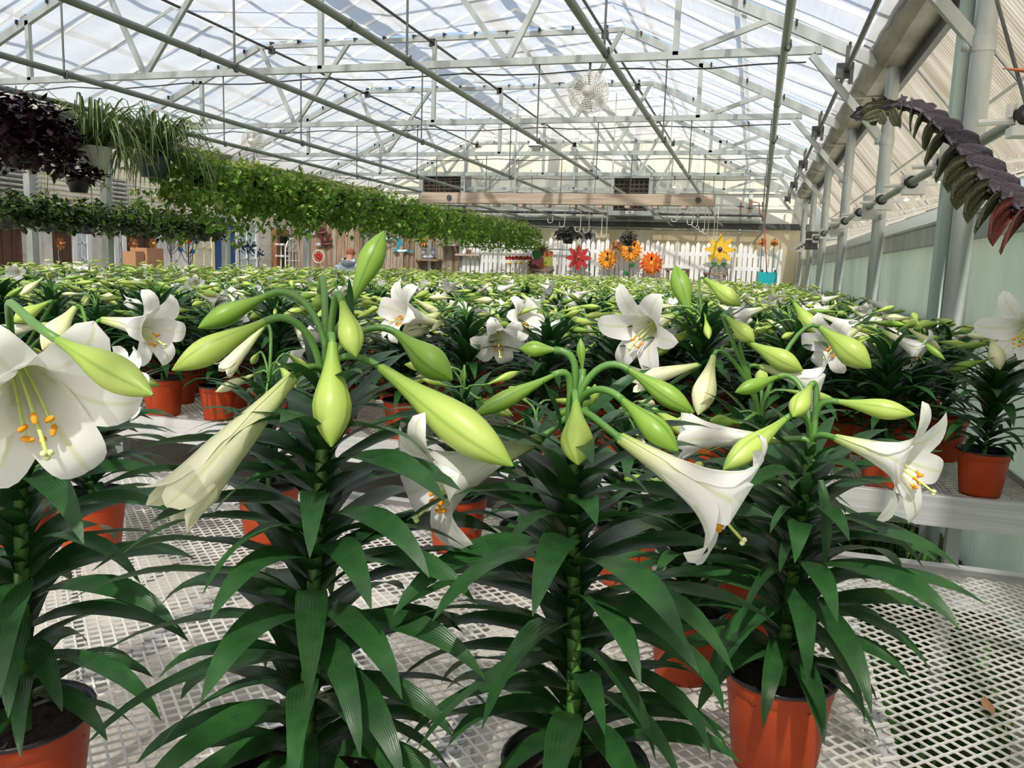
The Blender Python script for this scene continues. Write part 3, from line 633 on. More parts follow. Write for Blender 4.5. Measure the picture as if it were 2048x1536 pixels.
# ------------------------------------------------------------------ the four large lilies in front
def big_lily(label, rim, node, node_d, n, L0, buds, flowers, s=1.0, seed=1, leaves=(), top_l=.6, az0=0.0):
    rg = random.Random(seed); base = at(rim[0], rim[1], 2, BZ+.148*s); base[2] = BZ
    g = thing('potted_lily', label, 'potted plant', base, 'large lilies on the front bench'); O = Vector(base)
    def W(px, py, d): return Vector(dep(px, py, d))-O
    add_pot(g, s); nd = W(*node, node_d); p0 = Vector((0, 0, .12*s)); nd0 = nd
    sp_ = bez(p0, p0.lerp(nd, .35)+Vector((0, 0, .03)), p0.lerp(nd, .7)+Vector((0, 0, .0)), nd, 16)
    t = T(); t.tube(sp_, [lerp(.0095, .0065, i/16) for i in range(17)], 10); t.build('stem', M['stem'], g, True)
    def stem_at(q): f = q*16; i = min(15, int(f)); return sp_[i].lerp(sp_[i+1], f-i)
    for i in range(n):
        q = .05+.91*(i/(n-1))**1.2; az = az0+i*2.39996+rg.uniform(-.25, .25); p = stem_at(q)
        L = L0*(.80+.35*math.sin(math.pi*min(1, q*1.05+.05)))*rg.uniform(.82, 1.12)*(1 if q < .85 else lerp(1, top_l, (q-.85)/.15))
        el = lerp(.50, .72, q)+rg.uniform(-.18, .2); cu = min(4, max(0, int(round(lerp(3.5, 1.5, q)+rg.uniform(-.9, .9)))))
        if q > .9: el += .15
        obj('leaf', LEAF_HI[cu][rg.randrange(3)], g, TR(p)@RZ(az)@RY(-el)@SCL(L, L*rg.uniform(.9, 1.12), L))
    for (bx, by), (tx, ty), d, L, w in leaves:                  # single leaves read off the photograph
        a, b = W(bx, by, d), W(tx, ty, d*.98); D = b-a; ln = D.length
        obj('leaf', LEAF_HI[L][1], g, frame(a, D+Vector((0, 0, .5*CURL[L]*ln)))@SCL(ln*1.06, ln*1.06*w, ln*1.06))
    def pedicel(a, b, dirv, up=.06):
        L = (b-a).length; pts = bez(a, a+Vector((0, 0, max(up, L*.5))), b-dirv*max(.02, L*.35), b+dirv*.004, 12)
        t = T(); t.tube(pts, [.0042]*12+[.0045], 8); t.build('pedicel', M['stem'], g, True)
    for (bx, by), (tx, ty), d0, d1, w, c in buds:
        a, b = W(bx, by, d0), W(tx, ty, d1); D = b-a; L = D.length; wd = w*(d0+d1)/2/F_PX
        obj('bud', BUD_HI[c], g, frame(a, D, rg.uniform(0, 6))@SCL(L, wd, wd)); pedicel(nd+Vector((rg.uniform(-.006, .006), rg.uniform(-.006, .006), -.01)), a, D.normalized())
    for (bx, by), (mx, my), d0, d1, st, roll, k in flowers:
        a, b = W(bx, by, d0), W(mx, my, d1); D = b-a; L = D.length*k
        flower(g, frame(a, D, roll)@SCL(L), st, True, True, anthers=(st != 'half')); pedicel(nd, a, D.normalized(), .03)
    return g
big_lily('front lily at the left edge with a huge open white flower and orange anthers', (45, 1425), (40, 760), .97, 74, .20,
         buds=[((112, 678), (306, 790), .74, .68, 72, 'l')],
         flowers=[((2, 672), (70, 800), .86, .77, 'open', .55, 1.55), ((112, 768), (262, 765), .90, .97, 'open', .5, 1.3)], s=1.0, seed=4, az0=.4)
big_lily('tallest front lily with pale buds hanging round its top, second from the left', (605, 1535), (652, 770), .93, 92, .215,
         buds=[((665, 686), (663, 894), .88, .84, 76, 'l'), ((683, 598), (712, 714), .90, .87, 50, 'l'), ((540, 588), (396, 656), .93, .90, 44, 'g'), ((535, 640), (344, 741), .90, .86, 56, 'l'),
               ((700, 612), (768, 462), .95, .97, 50, 'g'), ((792, 665), (905, 760), .95, .92, 64, 'g'), ((762, 735), (1026, 932), .90, .84, 86, 'l'), ((640, 580), (635, 622), 1.02, 1.02, 26, 'g')],
         flowers=[((585, 755), (372, 990), .88, .80, 'half', .2, 1.18)], s=1.10, seed=11,
         leaves=[((690, 760), (780, 640), .92, 0, .75), ((690, 700), (715, 560), .96, 0, .9), ((660, 860), (430, 870), .86, 2, .9), ((670, 830), (790, 835), .95, 2, 1.0), ((650, 690), (545, 600), .95, 2, 1.2)])
big_lily('front lily with one stubby pale bud facing the camera between two white trumpets', (1150, 1520), (1146, 855), .95, 86, .205,
         buds=[((1152, 806), (1156, 930), .89, .85, 66, 'l'), ((1112, 748), (946, 832), .93, .91, 36, 'g'), ((1116, 700), (1040, 697), .94, .95, 32, 'g'), ((1252, 735), (1388, 826), .93, .90, 44, 'g'),
               ((1240, 795), (1356, 902), .90, .86, 52, 'g'), ((1165, 745), (1161, 676), .99, .99, 18, 'g'), ((1186, 820), (1190, 768), .98, .98, 20, 'l')],
         flowers=[((1078, 878), (872, 966), .95, .89, 'open', .9, 1.45), ((1240, 876), (1462, 1012), .88, .84, 'open', .1, 1.38)], s=1.04, seed=23,
         leaves=[((1180, 900), (1330, 800), .93, 1, .8), ((1120, 850), (1095, 760), .93, 0, 1.2)])
big_lily('front lily with slim lime buds and trumpets opening to both sides, rightmost in front', (1561, 1338), (1620, 905), 1.12, 84, .205,
         buds=[((1573, 836), (1446, 940), 1.08, 1.03, 48, 'l'), ((1622, 770), (1586, 834), 1.11, 1.07, 40, 'l'), ((1670, 802), (1829, 829), 1.10, 1.06, 40, 'l'), ((1560, 752), (1470, 785), 1.16, 1.14, 30, 'g')],
         flowers=[((1672, 876), (1848, 938), 1.08, 1.0, 'wide', .3, 1.38), ((1562, 880), (1375, 868), 1.13, 1.16, 'bell', .4, 1.2)], s=.99, seed=37,
         leaves=[((1640, 960), (1655, 1130), 1.08, 1, .9)])

# ------------------------------------------------------------------ the other lilies
def gen_lily(rg, H=.43, nl=40, L0=.155, nb=6, nf=1):
    """leaf, bud and flower placements of one plant, pot base at the origin"""
    p0, nd = Vector((0, 0, .12)), Vector((rg.uniform(-.02, .02), rg.uniform(-.02, .02), H)); lv, bd, fw, pd = [], [], [], []
    for i in range(nl):
        q = .08+.9*i/(nl-1); az = i*2.39996+rg.uniform(-.3, .3); L = L0*(.75+.4*math.sin(math.pi*min(1, q)))*rg.uniform(.8, 1.15)*(1 if q < .85 else .7)
        cu = min(4, max(0, int(round(lerp(3.3, 1.0, q)+rg.uniform(-.9, .9))))); el = lerp(.45, .85, q)+rg.uniform(-.2, .25)
        lv.append((cu, TR(p0.lerp(nd, q))@RZ(az)@RY(-el)@SCL(L)))
    for i in range(nb+nf):
        az = i*2.399+rg.uniform(-.5, .5); out = rg.uniform(.03, .085); rise = rg.uniform(.0, .085); a = nd+Vector((math.cos(az)*out, math.sin(az)*out, rise))
        dz = rg.uniform(-.75, .35); D = Vector((math.cos(az), math.sin(az), dz)).normalized(); L = rg.uniform(.075, .13)
        pd.append(bez(nd, nd+Vector((0, 0, .05)), a-D*.03, a, 5))
        if i < nf:
            D = Vector((math.cos(az), math.sin(az), rg.uniform(-.5, -.05))).normalized(); fw.append((frame(a, D, rg.uniform(0, 6))@SCL(rg.uniform(.15, .18)), rg.choice(['open', 'open', 'wide', 'bell', 'half'])))
        else: w = L*rg.uniform(.20, .27); bd.append((frame(a, D, rg.uniform(0, 6))@SCL(L, w, w), rg.choice('gglllllc')))
    return dict(nd=nd, lv=lv, bd=bd, fw=fw, pd=pd)
def stem_T(P, r=.006, n=6, ped=.003):
    t = T(); t.tube([(0, 0, .12), P['nd']*.5+Vector((0, 0, .06)), P['nd']], [r*1.2, r, r*.8], n)
    for q in P['pd']: t.tube(q, ped, 5, 0, False)
    return t
NEAR = []
def near_lily(label, base, rz, P, group, s=1.0):
    g = thing('potted_lily', label, 'potted plant', base, group, rz); g.scale = (s, s, s)
    add_pot(g); stem_T(P).build('stem', M['stem'], g, True)
    for cu, X in P['lv']: obj('leaf', LEAF_MD[cu], g, X)
    for X, c in P['bd']: obj('bud', BUD_MD[c], g, X)
    for X, st in P['fw']: flower(g, X, st, False, True, anthers=True) if 0 else obj_flower(g, X, st)
    NEAR.append((g, Vector(base), P['nd'], rz, s)); return g
def obj_flower(g, X, st):
    o = obj('flower', REC, g, X)
    for i in range(6): obj('petal', PET_MD[st][i], o, RX(i*math.pi/3))
    if st != 'half': obj('stamens', STAM, o)
    return o
t = T()
for i in range(6):
    a = i*1.047; pts = [(.18+.1*q, .055*math.cos(a)*(q/4), .055*math.sin(a)*(q/4)) for q in range(5)]; t.tube(pts, .006, 4, 0, False)
    t.lathe([(.003, -.025), (.012, -.014), (.012, .014), (.003, .025)], 6, 1, np.array(TR(pts[-1])@RY(.7)@RX(a)))
t.tube([(.15, 0, 0), (.7, 0, .0)], .008, 5, 0, False); STAM = t.mesh('stamens', [M['filament'], M['anther']])
pr = random.Random(71)
PROTO = [gen_lily(pr, H=pr.uniform(.36, .42), nl=62, L0=.19, nb=pr.choice((4, 5, 6)), nf=0) for i in range(5)]
row2 = [((1376, 1212), 'short lily in a clear orange pot between the two rightmost front lilies', .86), ((1490, 1130), 'lily partly hidden behind the rightmost front lily on the front bench', 1.06),
        ((537, 965), 'lily in an orange pot left of the tallest front lily, back of front bench', 1.0), ((180, 985), 'lily in a large orange pot behind the left edge lily', 1.02),
        ((915, 985), 'lily on the front bench behind the drooping middle white flower', .98), ((1255, 1045), 'lily with orange pot behind the long white trumpet on the front bench', .95),
        ((1062, 1050), 'lily on the front bench just left of the stubby bud plant', .88), ((40, 960), 'lily at the left picture edge, back of the front bench', 1.05)]
for i, ((px, py), lab, s) in enumerate(row2):
    b = at(px, py, 2, BZ+.148*s); b[2] = BZ; near_lily(lab, b, pr.uniform(0, 6), PROTO[i % 5], 'lilies in the second row of the front bench', s)
# the first rows across the aisle
PROTO_F = [gen_lily(pr, H=pr.uniform(.38, .46), nl=70, L0=.225, nb=pr.choice((4, 5, 6)), nf=f) for f in (0, 0, 1, 0, 1, 0)]
spots = []
yy = 2.86; r_ = 0; hr = random.Random(19)
while yy < 18.6:
    inb = any(a+.1 < yy < b-.05 for a, b in FB)
    if inb:
        xx = .74-(.14 if r_ % 2 else 0)
        while xx > -9.2:
            spots.append((xx+hr.uniform(-.03, .03), yy+hr.uniform(-.03, .03), r_)); xx -= .285
        r_ += 1
    yy += .265
vis = []
for x, y, r_ in spots:
    px, py, w = proj((x, y, 1.25))
    if -110 < px < 2150: vis.append((x, y, r_, w))
first = [v for v in vis if v[2] == 0]; rest = [v for v in vis if v[2] > 0]
for i, (x, y, r_, w) in enumerate(first):
    near_lily('lily in an orange pot in the first row across the aisle, %s from the right' % ORD[i], (x, y, FZ), hr.uniform(0, 6), PROTO_F[i % 6], 'first row of lilies across the aisle', hr.uniform(.98, 1.12))
rest.sort(key=lambda v: v[3])
ind = rest[:270]; far = rest[270:]
row_n = {}; place = {}
for v in sorted(ind, key=lambda v: (v[2], -v[0])): row_n[v[2]] = row_n.get(v[2], 0)+1; place[v] = row_n[v[2]]
# individuals further back: foliage joined, every bud and flower its own part
PM = []
for i in range(9):
    P = gen_lily(pr, H=pr.uniform(.34, .43), nl=54, L0=.205, nb=pr.choice((5, 6, 7)), nf=(1, 1, 0, 1, 0, 0, 1, 0, 2)[i])
    t = T()
    for k, (cu, X) in enumerate(P['lv']): t.merge(LEAF_MD_T[cu] if k > 26 else LEAF_LO_T[cu], np.array(X))
    fo = t.mesh('foliage', M['leaf']); st = stem_T(P, n=4).mesh('stem', M['stem']); PM.append((fo, st, P))
for i, (x, y, r_, w) in enumerate(ind):
    fo, st, P = PM[hr.randrange(9)]; s = hr.uniform(.95, 1.13)
    g = thing('potted_lily', 'lily with %s, %s row across the aisle, %s from the right wall' % ('an open white flower' if P['fw'] else 'closed buds', nth(r_+1), nth(place[(x, y, r_, w)])), 'potted plant', (x, y, FZ), 'massed lilies behind the first row', hr.uniform(0, 6.28)); g.scale = (s, s, s)
    obj('pot', POT_LO, g); obj('stem', st, g); obj('foliage', fo, g, kind='stuff')
    for X, c in P['bd']: obj('bud', BUD_MD[c], g, X)
    for X, stl in P['fw']: obj('flower', FL_MD[stl], g, X)
# the far rest as one object
PF = []
for i in range(8):
    P = gen_lily(pr, H=pr.uniform(.33, .41), nl=15, L0=.16, nb=pr.choice((5, 6, 7)), nf=(0, 1, 0, 1, 0, 1, 0, 2)[i]); t = T()
    for k, (cu, X) in enumerate(P['lv']): t.merge(LEAF_LO_T[max(0, cu-1)], np.array(X))
    m0 = t.m; t.m = [np.zeros_like(a) for a in m0]
    for X, c in P['bd']: b = T(); V, Fc, U, m = BUD_LO_T.arr(); b.add(V, Fc, U, {'g': 1, 'l': 2, 'c': 3}[c]); t.merge(b, np.array(X))
    for X, stl in P['fw']:
        b = T()
        for q in range(6): V, Fc, U, m = PET_LO_T[stl][q].arr(); b.add(V, Fc, U, 4, np.array(RX(q*math.pi/3)))
        t.merge(b, np.array(X))
    PF.append(t)
big = T(); white_bias = random.Random(8)
for x, y, r_, w in far:
    k = hr.randrange(8)
    if x > -2.2 and y > 9 and hr.random() < .5: k = hr.choice((1, 3, 5, 7))
    big.merge(PF[k], np.array(TR((x, y, FZ+hr.uniform(-.02, .05)))@RZ(hr.uniform(0, 6.28))@SCL(hr.uniform(.95, 1.1))))
tag(big.build('lily_field', [M['leaf_far'], M['bud_g'], M['bud_l'], M['bud_c'], M['petal']], None, True), 'dense field of budding white lilies stretching back to the fences', 'lilies', kind='stuff')

# flowers and buds that stand out in the picture, given to the nearest plant
def nearest(p):
    return min(NEAR, key=lambda n: (n[1].xy-Vector((p[0], p[1]))).length)
def grow(kind, bp, tp, d0, d1, extra, st):
    def fit(n):                                               # depth at which the base pixel passes closest to a plant's top
        nw = TR(n[1])@RZ(n[3])@SCL(n[4])@n[2]; w = proj(nw)[2]; return (Vector(dep(*bp, w))-nw).length+.22*abs(w-d0), w
    best = min(NEAR, key=lambda n: fit(n)[0]); w = fit(best)[1]; d1 = w*(1+(d1-d0)/d0); d0 = w
    a, b = Vector(dep(*bp, d0)), Vector(dep(*tp, d1)); g, base, nd, rz, s = best; inv = (TR(base)@RZ(rz)@SCL(s)).inverted()
    D = b-a; L = D.length
    if kind == 'bud': X = frame(a, D, 1.0)@SCL(L, extra*d0/F_PX, extra*d0/F_PX); obj('bud', BUD_HI[st], g, inv@X)
    else: flower(g, inv@frame(a, D, .4)@SCL(L*extra), st, True, True)
    la, ln = inv@a, nd; dl = (inv.to_3x3()@D).normalized(); t = T(); t.tube(bez(ln, ln+Vector((0, 0, .06)), la-dl*.05, la, 10), .0042, 6); t.build('pedicel', M['stem'], g, True)
for bp, tp, d0, d1, k, st in [((985, 622), (1000, 690), 2.62, 2.50, 1.3, 'open'), ((1345, 632), (1265, 668), 2.60, 2.46, 1.3, 'wide'), ((885, 650), (790, 622), 2.85, 2.72, 1.35, 'open'), ((1520, 733), (1640, 768), 1.72, 1.68, 1.35, 'open'),
        ((1720, 655), (1655, 692), 2.75, 2.65, 1.3, 'open'), ((1765, 662), (1840, 702), 2.70, 2.64, 1.4, 'open'), ((205, 640), (318, 660), 1.95, 1.9, 1.35, 'open'), ((95, 648), (-15, 668), 1.75, 1.7, 1.3, 'bell'),
        ((590, 648), (640, 720), 2.75, 2.62, 1.3, 'open'), ((526, 655), (455, 735), 1.9, 1.86, 1.15, 'half'), ((1395, 730), (1290, 758), 1.95, 1.9, 1.2, 'half'), ((1000, 668), (1050, 640), 2.9, 2.8, 1.5, 'open'), ((2080, 640), (2040, 665), 2.7, 2.6, 1.5, 'wide')]:
    grow('flower', bp, tp, d0, d1, k, st)
for bp, tp, d0, d1, w, st in [((1427, 712), (1396, 830), 1.55, 1.5, 46, 'c'), ((1640, 655), (1742, 736), 1.72, 1.66, 52, 'l'), ((882, 624), (803, 673), 2.4, 2.35, 40, 'c'), ((1392, 660), (1272, 716), 1.75, 1.7, 34, 'l'), ((1497, 685), (1606, 742), 1.7, 1.65, 42, 'l'),
        ((1983, 668), (2000, 740), 2.6, 2.55, 30, 'c'), ((1455, 635), (1508, 684), 1.75, 1.7, 34, 'l'), ((1588, 606), (1634, 668), 2.0, 1.95, 32, 'l'), ((1410, 558), (1482, 612), 1.9, 1.85, 34, 'l'), ((1382, 640), (1350, 530), 1.8, 1.85, 40, 'g'),
        ((150, 615), (85, 700), 1.6, 1.55, 46, 'c'), ((95, 605), (25, 645), 1.9, 1.85, 30, 'l')]:
    grow('bud', bp, tp, d0, d1, w, st)

# ------------------------------------------------------------------ hung pipes, rods, beam, fans, lamp
PX = [(.07, 'grey pipe rail with a bent drop end beside the right wall'), (-.89, 'grey pipe rail second from the right wall'), (-2.08, 'grey pipe rail third from the right wall'),
      (-3.27, 'grey pipe rail fourth from the right wall'), (-4.62, 'grey pipe rail just right of the hanging vine row'), (-5.55, 'grey pipe rail carrying the hanging vine row')]
for k, (x, lab) in enumerate(PX):
    g = thing('pipe_rail', lab, 'pipe', (x, 0, 2.7), 'overhead pipe rails'); y1 = 7.4 if k == 0 else 19.6 if k > 1 else 19.0; pts = [(0, YB, 0), (0, y1, 0)]
    if k == 0: pts = [(0, YB, 0), (0, 6.5, 0), (.01, 8.4, -.03), (.03, 12.0, -.12), (.05, 16, -.22), (.03, 17.6, -.34), (-.12, 18.8, -.50)]
    if k in (1, 2): pts += [(.03, y1+.4, -.06), (.12, y1+.55, -.12)]
    t = T(); t.tube(pts, .021, 10); t.build('pipe', M['galv_g'], g, True)
    for j in range(3):
        t = T(); yy = 3.2+k*.37+j*3.05; t.tube([(0, yy, 0), (0, yy+.06, 0)], .0245, 10); t.build('coupling', M['galv_g'], g, True)
    for y in TY[1:]:
        if y > pts[-1][1]: continue
        z = np.interp(y, [p[1] for p in pts], [p[2] for p in pts]); t = T(); t.tube([(0, y, z-.03), (.0, y, ZC-2.7)], .007, 6); t.tube([(0, y, z-.03), (.02, y, z-.035), (.028, y, z-.015), (.024, y, z+.02)], .007, 6); r = t.build('hanger_rod', M['dark'], g, True)
bx0, bx1, by, bz = -3.77, -.45, 9.0, 2.255
g = thing('wood_beam', 'long bleached wooden beam hung level below the pipe rails', 'beam', ((bx0+bx1)/2, by, bz)); L = bx1-bx0
for dy in (-.06, .06): t = T(); t.box((0, dy, .0), (L, .04, .115)); t.build('board', M['beamwood'], g)
for q in range(9): t = T(); t.box((-L/2+.6+q*.30, 0, -.075), (.05, .15, .03)); t.build('cleat', M['beamwood'], g)
for sx in (-L/2+.35, L/2-.17):
    t = T(); t.lathe([(.001, 0), (.03, 0), (.03, .012), (.001, .012)], 10, 0, np.array(TR((sx, -.082, .0))@RX(1.5708))); t.build('bolt', M['dark'], g)
for sx in (-L/2+.5, -L/6, L/6, L/2-.5): t = T(); t.tube([(sx, 0, .05), (sx, 0, ZC-bz-.04)], .006, 6); t.build('hanger_rod', M['galv'], g, True)
# long wire hooks hanging from the beam
hk = random.Random(2)
for i, (px, yb) in enumerate([(1060, 433), (1107, 446), (1131, 454), (1163, 464), (1180, 466), (1206, 475), (1216, 474), (1356, 444), (1388, 450), (1398, 455), (1412, 464), (1420, 468), (1432, 480), (1438, 484)]):
    top = at(px, 405, 1, by+.02); bot = at(px, yb, 1, by+.02); ln = max(.08, 2.19-bot[2]); x = top[0]
    t = T(); t.tube([(0, 0, 0), (0, 0, -ln+.03)]+[(-.03+.03*math.cos(a), 0, -ln+.03-.03*math.sin(a)) for a in np.linspace(.3, 3.0, 7)]+[(-.06, 0, -ln+.06)], .004, 5)
    o = one('wire_hook', t, M['offwhite'], 'thin pale wire hook hanging under the wooden beam, %s from the left' % ORD[i], 'hook', 'wire hooks under the beam', True); o.location = (x, by+.02, 2.19)
# fans
def fan(label, c, R, drop, ty):
    g = thing('circulation_fan', label, 'fan', c, 'round circulation fans'); t = T()
    for q, rr in enumerate(np.linspace(.18, 1, 9)):
        for s in (-1, 1):
            yy = s*R*.42*math.sqrt(max(0, 1-(rr*.93)**2)); t.tube([(R*rr*math.cos(a), yy, R*rr*math.sin(a)) for a in np.linspace(0, 6.2832, 33)], .003, 4, 0, False)
    t.build('guard_ring', M['offwhite'], g, kind='stuff')
    t = T()
    for a in np.linspace(0, 6.2832, 25)[:-1]:
        for s in (-1, 1): t.tube([(R*rr*math.cos(a+.5*rr), s*R*.42*math.sqrt(max(0, 1-(rr*.93)**2)), R*rr*math.sin(a+.5*rr)) for rr in np.linspace(.15, 1, 7)], .0025, 4, 0, False)
    t.build('guard_spoke', M['offwhite'], g, kind='stuff')
    for q in range(3):
        t = T(); a0 = q*2.094+.4
        t.grid(lambda u, v: (R*.8*(.2+.8*v)*math.cos(a0+(u-.5)*.95*(1-.2*v)), (u-.5)*R*.30, R*.8*(.2+.8*v)*math.sin(a0+(u-.5)*.95*(1-.2*v))), 4, 5); t.build('blade', M['galv'], g, True)
    t = T(); t.lathe([(.001, -.12*R/.18), (R*.22, -.1*R/.18), (R*.25, .1*R/.18), (.001, .12*R/.18)], 14, 0, np.array(RX(1.5708)@TR((0, 0, -.02)))); t.build('motor', M['offwhite'], g, True)
    t = T(); t.tube([(0, .02, R*.3), (0, .02, drop)], .012, 8); t.build('stem', M['dark'], g, True)
fan('largest white wire-caged fan hanging from the nearest visible truss', at(1177, 185, 1, TY[4]-.02), .185, ZC-.03-at(1177, 185, 1, TY[4])[2], 0)
fan('white wire-caged fan hanging above the vines at left', at(507, 283, 1, TY[5]), .185, ZC-.03-at(507, 283, 1, TY[5])[2], 0)
fan('small far fan hanging before the end wall right of the big heater', at(1348, 377, 1, TY[7]), .15, ZC-.03-at(1348, 377, 1, TY[7])[2], 0)
c = at(1073, 285, 1, TY[7]); g = thing('high_bay_lamp', 'white bell-shaped lamp hanging high in front of the gable', 'lamp', c)
t = T(); t.lathe([(.02, .18), (.07, .16), (.10, .05), (.17, -.07), (.175, -.09), (.15, -.08)], 20); t.build('lamp_shade', M['white'], g, True)
t = T(); t.lathe([(.10, -.09), (.09, -.17), (.001, -.19)], 16); t.build('lens', M['offwhite'], g, True); t = T(); t.tube([(0, 0, .17), (0, 0, .48)], .012, 6); t.build('stem', M['dark'], g, True)
# unit heaters
def heater(label, a, b, y, tagp=False):
    p, q = at(*a, 1, y), at(*b, 1, y); w, h = q[0]-p[0], p[2]-q[2]; c = ((p[0]+q[0])/2, y, (p[2]+q[2])/2)
    g = thing('unit_heater', label, 'heater', c, 'unit heaters'); t = T()
    e = .11
    for cx, cz, dx, dz in ((0, h/2-e/2, w, e), (0, -h/2+e/2, w, e), (-w/2+e/2, 0, e, h-2*e), (w/2-e/2, 0, e, h-2*e)): t.box((cx, 0, cz), (dx, .5, dz))
    t.build('cabinet', M['heater'], g); t = T(); t.box((0, .05, 0), (w-2*e, .36, h-2*e)); t.build('core', M['heater_in'], g)
    nz = int((h-2*e)/.085)
    for k in range(nz): t = T(); t.box((0, -.17, -h/2+e+(k+.5)*(h-2*e)/nz), (w-2*e, .03, .018)); t.build('louvre', M['dark'], g)
    for k in range(6): t = T(); t.box((-w/2+e+(k+1)*(w-2*e)/7, -.18, 0), (.02, .03, h-2*e)); t.build('fin', M['brown'], g)
    if tagp:
        t = T(); t.box((0, -.255, -h/2+.07), (.22, .01, .07)); pl = t.build('name_plate', M['white'], g)
        t = T(); t.bar((-.06, -.262, -h/2+.06), (.03, -.262, -h/2+.075), .004, .012); t.bar((.0, -.262, -h/2+.08), (.07, -.262, -h/2+.07), .004, .01); t.build('lettering', M['navy'], pl)
    for sx in (-1, 1): t = T(); t.tube([(sx*w*.35, 0, h/2), (sx*w*.35, 0, ZC-c[2]+.0)], .008, 6); t.build('hanger_rod', M['dark'], g, True)
    return g
heater('grey unit heater with dark grille left above the vine', (846, 346), (935, 412), 19.88)
heater('tall grey unit heater with black grille and white name plate at right', (1224, 349), (1306, 433), 19.88, True)
# wall pipes at the end
for z, r, lab in ((2.87, .035, 'upper dark horizontal pipe along the end wall'), (2.74, .05, 'thick grey horizontal pipe along the end wall'), (2.50, .022, 'thin grey pipe lowest along the end wall')):
    g = thing('wall_pipe', lab, 'pipe', (0, YE-.2, z), 'end wall pipes'); t = T(); t.tube([(-9.0, 0, 0), (.05, 0, 0)]+([(.12, 0, -.04), (.13, 0, -.13)] if r == .035 else []), r, 10); t.build('pipe', M['dark'] if r == .035 else M['galv_g'], g, True)
    for x in (-7, -4, -1.4, -.4): t = T(); t.box((x, .08, 0), (.05, .18, .09)); t.build('bracket', M['galv'], g)
for px, y0, y1 in ((1500, 408, 425), (1482, 405, 422)):
    p = at(px, y0, 1, YE-.2); q = at(px, y1, 1, YE-.2); g = thing('valve_pipe', 'rusty %s valve pipe rising from the end wall pipes' % ('hooked' if px == 1500 else 'straight'), 'pipe', p)
    t = T(); pts = [(0, 0, q[2]-p[2]-.05), (0, 0, 0)]+([(.05, 0, .05), (.2, 0, .03), (.25, 0, -.3)] if px == 1500 else []); t.tube(pts, .018, 6); t.build('pipe', M['copper'], g, True); t = T(); t.tube([(-.08, -.02, -.1), (.08, -.02, -.1)], .012, 6); t.build('handle', M['dark'], g, True)
for px, py in ((865, 325), (1248, 327), (980, 340), (1180, 345)):
    p = at(px, py, 1, YE-.12); g = thing('junction_box', 'small %s box on the gable frame %s' % ('pale blue' if px < 900 else 'white' if px in (1248, 980) else 'black', {865: 'above the left heater', 1248: 'right of the lamp', 980: 'below the lamp at left', 1180: 'left of the tall heater'}[px]), 'electrical box', p)
    t = T(); t.box((0, 0, 0), (.12, .08, .12)); t.build('body', M['kpale'] if px < 900 else M['white'] if px in (1248, 980) else M['black'], g); t = T(); t.tube([(0, 0, -.06), (0, .05, -.3)], .008, 6); t.build('conduit', M['galv'], g)
p = at(1177, 472, 1, YE-.06); g = thing('exhaust_fan', 'square grey wall fan plate with black round opening above the fence', 'fan', p)
t = T(); t.box((0, 0, 0), (.34, .05, .30)); t.build('plate', M['heater'], g); t = T(); t.lathe([(.001, .03), (.07, .03), (.075, .05), (.09, .05), (.09, .0)], 16, 0, np.array(RX(1.5708))); t.build('opening', M['black'], g)

# ------------------------------------------------------------------ hanging plants
def leaf_cloud(pts, size, mats, rg, droop=.5, shape='ivy', frac=(.8, 1)):
    """many small folded leaves, each a pair of quads"""
    t = T(); 
    P = np.array(pts); n = len(P); az = np.array([rg.uniform(0, 6.283) for _ in range(n)]); pit = np.array([rg.gauss(-droop, .5) for _ in range(n)]); L = np.array([rg.uniform(.6, 1.2)*size for _ in range(n)])
    d = np.stack([np.cos(az)*np.cos(pit), np.sin(az)*np.cos(pit), np.sin(pit)], 1); sd = np.stack([-np.sin(az), np.cos(az), np.zeros(n)], 1); nn = np.cross(d, sd)
    L = L[:, None]; w = L*.36; base = P; mid = P+d*L*.45-nn*L*.06; tip = P+d*L
    l = P+d*L*.38+sd*w+nn*L*.05; r = P+d*L*.38-sd*w+nn*L*.05; l2 = P+d*L*.75+sd*w*.45; r2 = P+d*L*.75-sd*w*.45
    V = np.stack([base, r, r2, tip, l2, l, mid], 1).reshape(-1, 3); o = np.arange(n)*7
    F1 = np.stack([o, o+1, o+2, o+6], 1); F2 = np.stack([o+6, o+2, o+3, o+4], 1); F3 = np.stack([o, o+6, o+4, o+5], 1); U = np.tile(np.array([(.5, 0), (1, .4), (.8, .75), (.5, 1), (.2, .75), (0, .4), (.5, .5)]), (n, 1))
    k = np.array([0 if rg.random() < frac[0] else 1 for _ in range(n)]); t.add(V, np.concatenate([F1, F2, F3]), U); t.m = [np.concatenate([k, k, k])]; return t
def hook_wire(g, h, r, mat='dark'):
    for a in (.5, 2.6, 4.7): t = T(); t.tube([(r*math.cos(a), r*math.sin(a), 0), (0, 0, h)], .003, 4); t.build('hanger_wire', M[mat], g)
def basket(g, r, h, z, mat): t = T(); t.lathe([(.001, z-h), (r*.7, z-h), (r, z), (r*1.04, z+.01), (r*.96, z+.01), (r*.9, z-.03), (.001, z-.03)], 18); t.build('basket', mat, g, True)
vr = random.Random(31); nb_ = 14
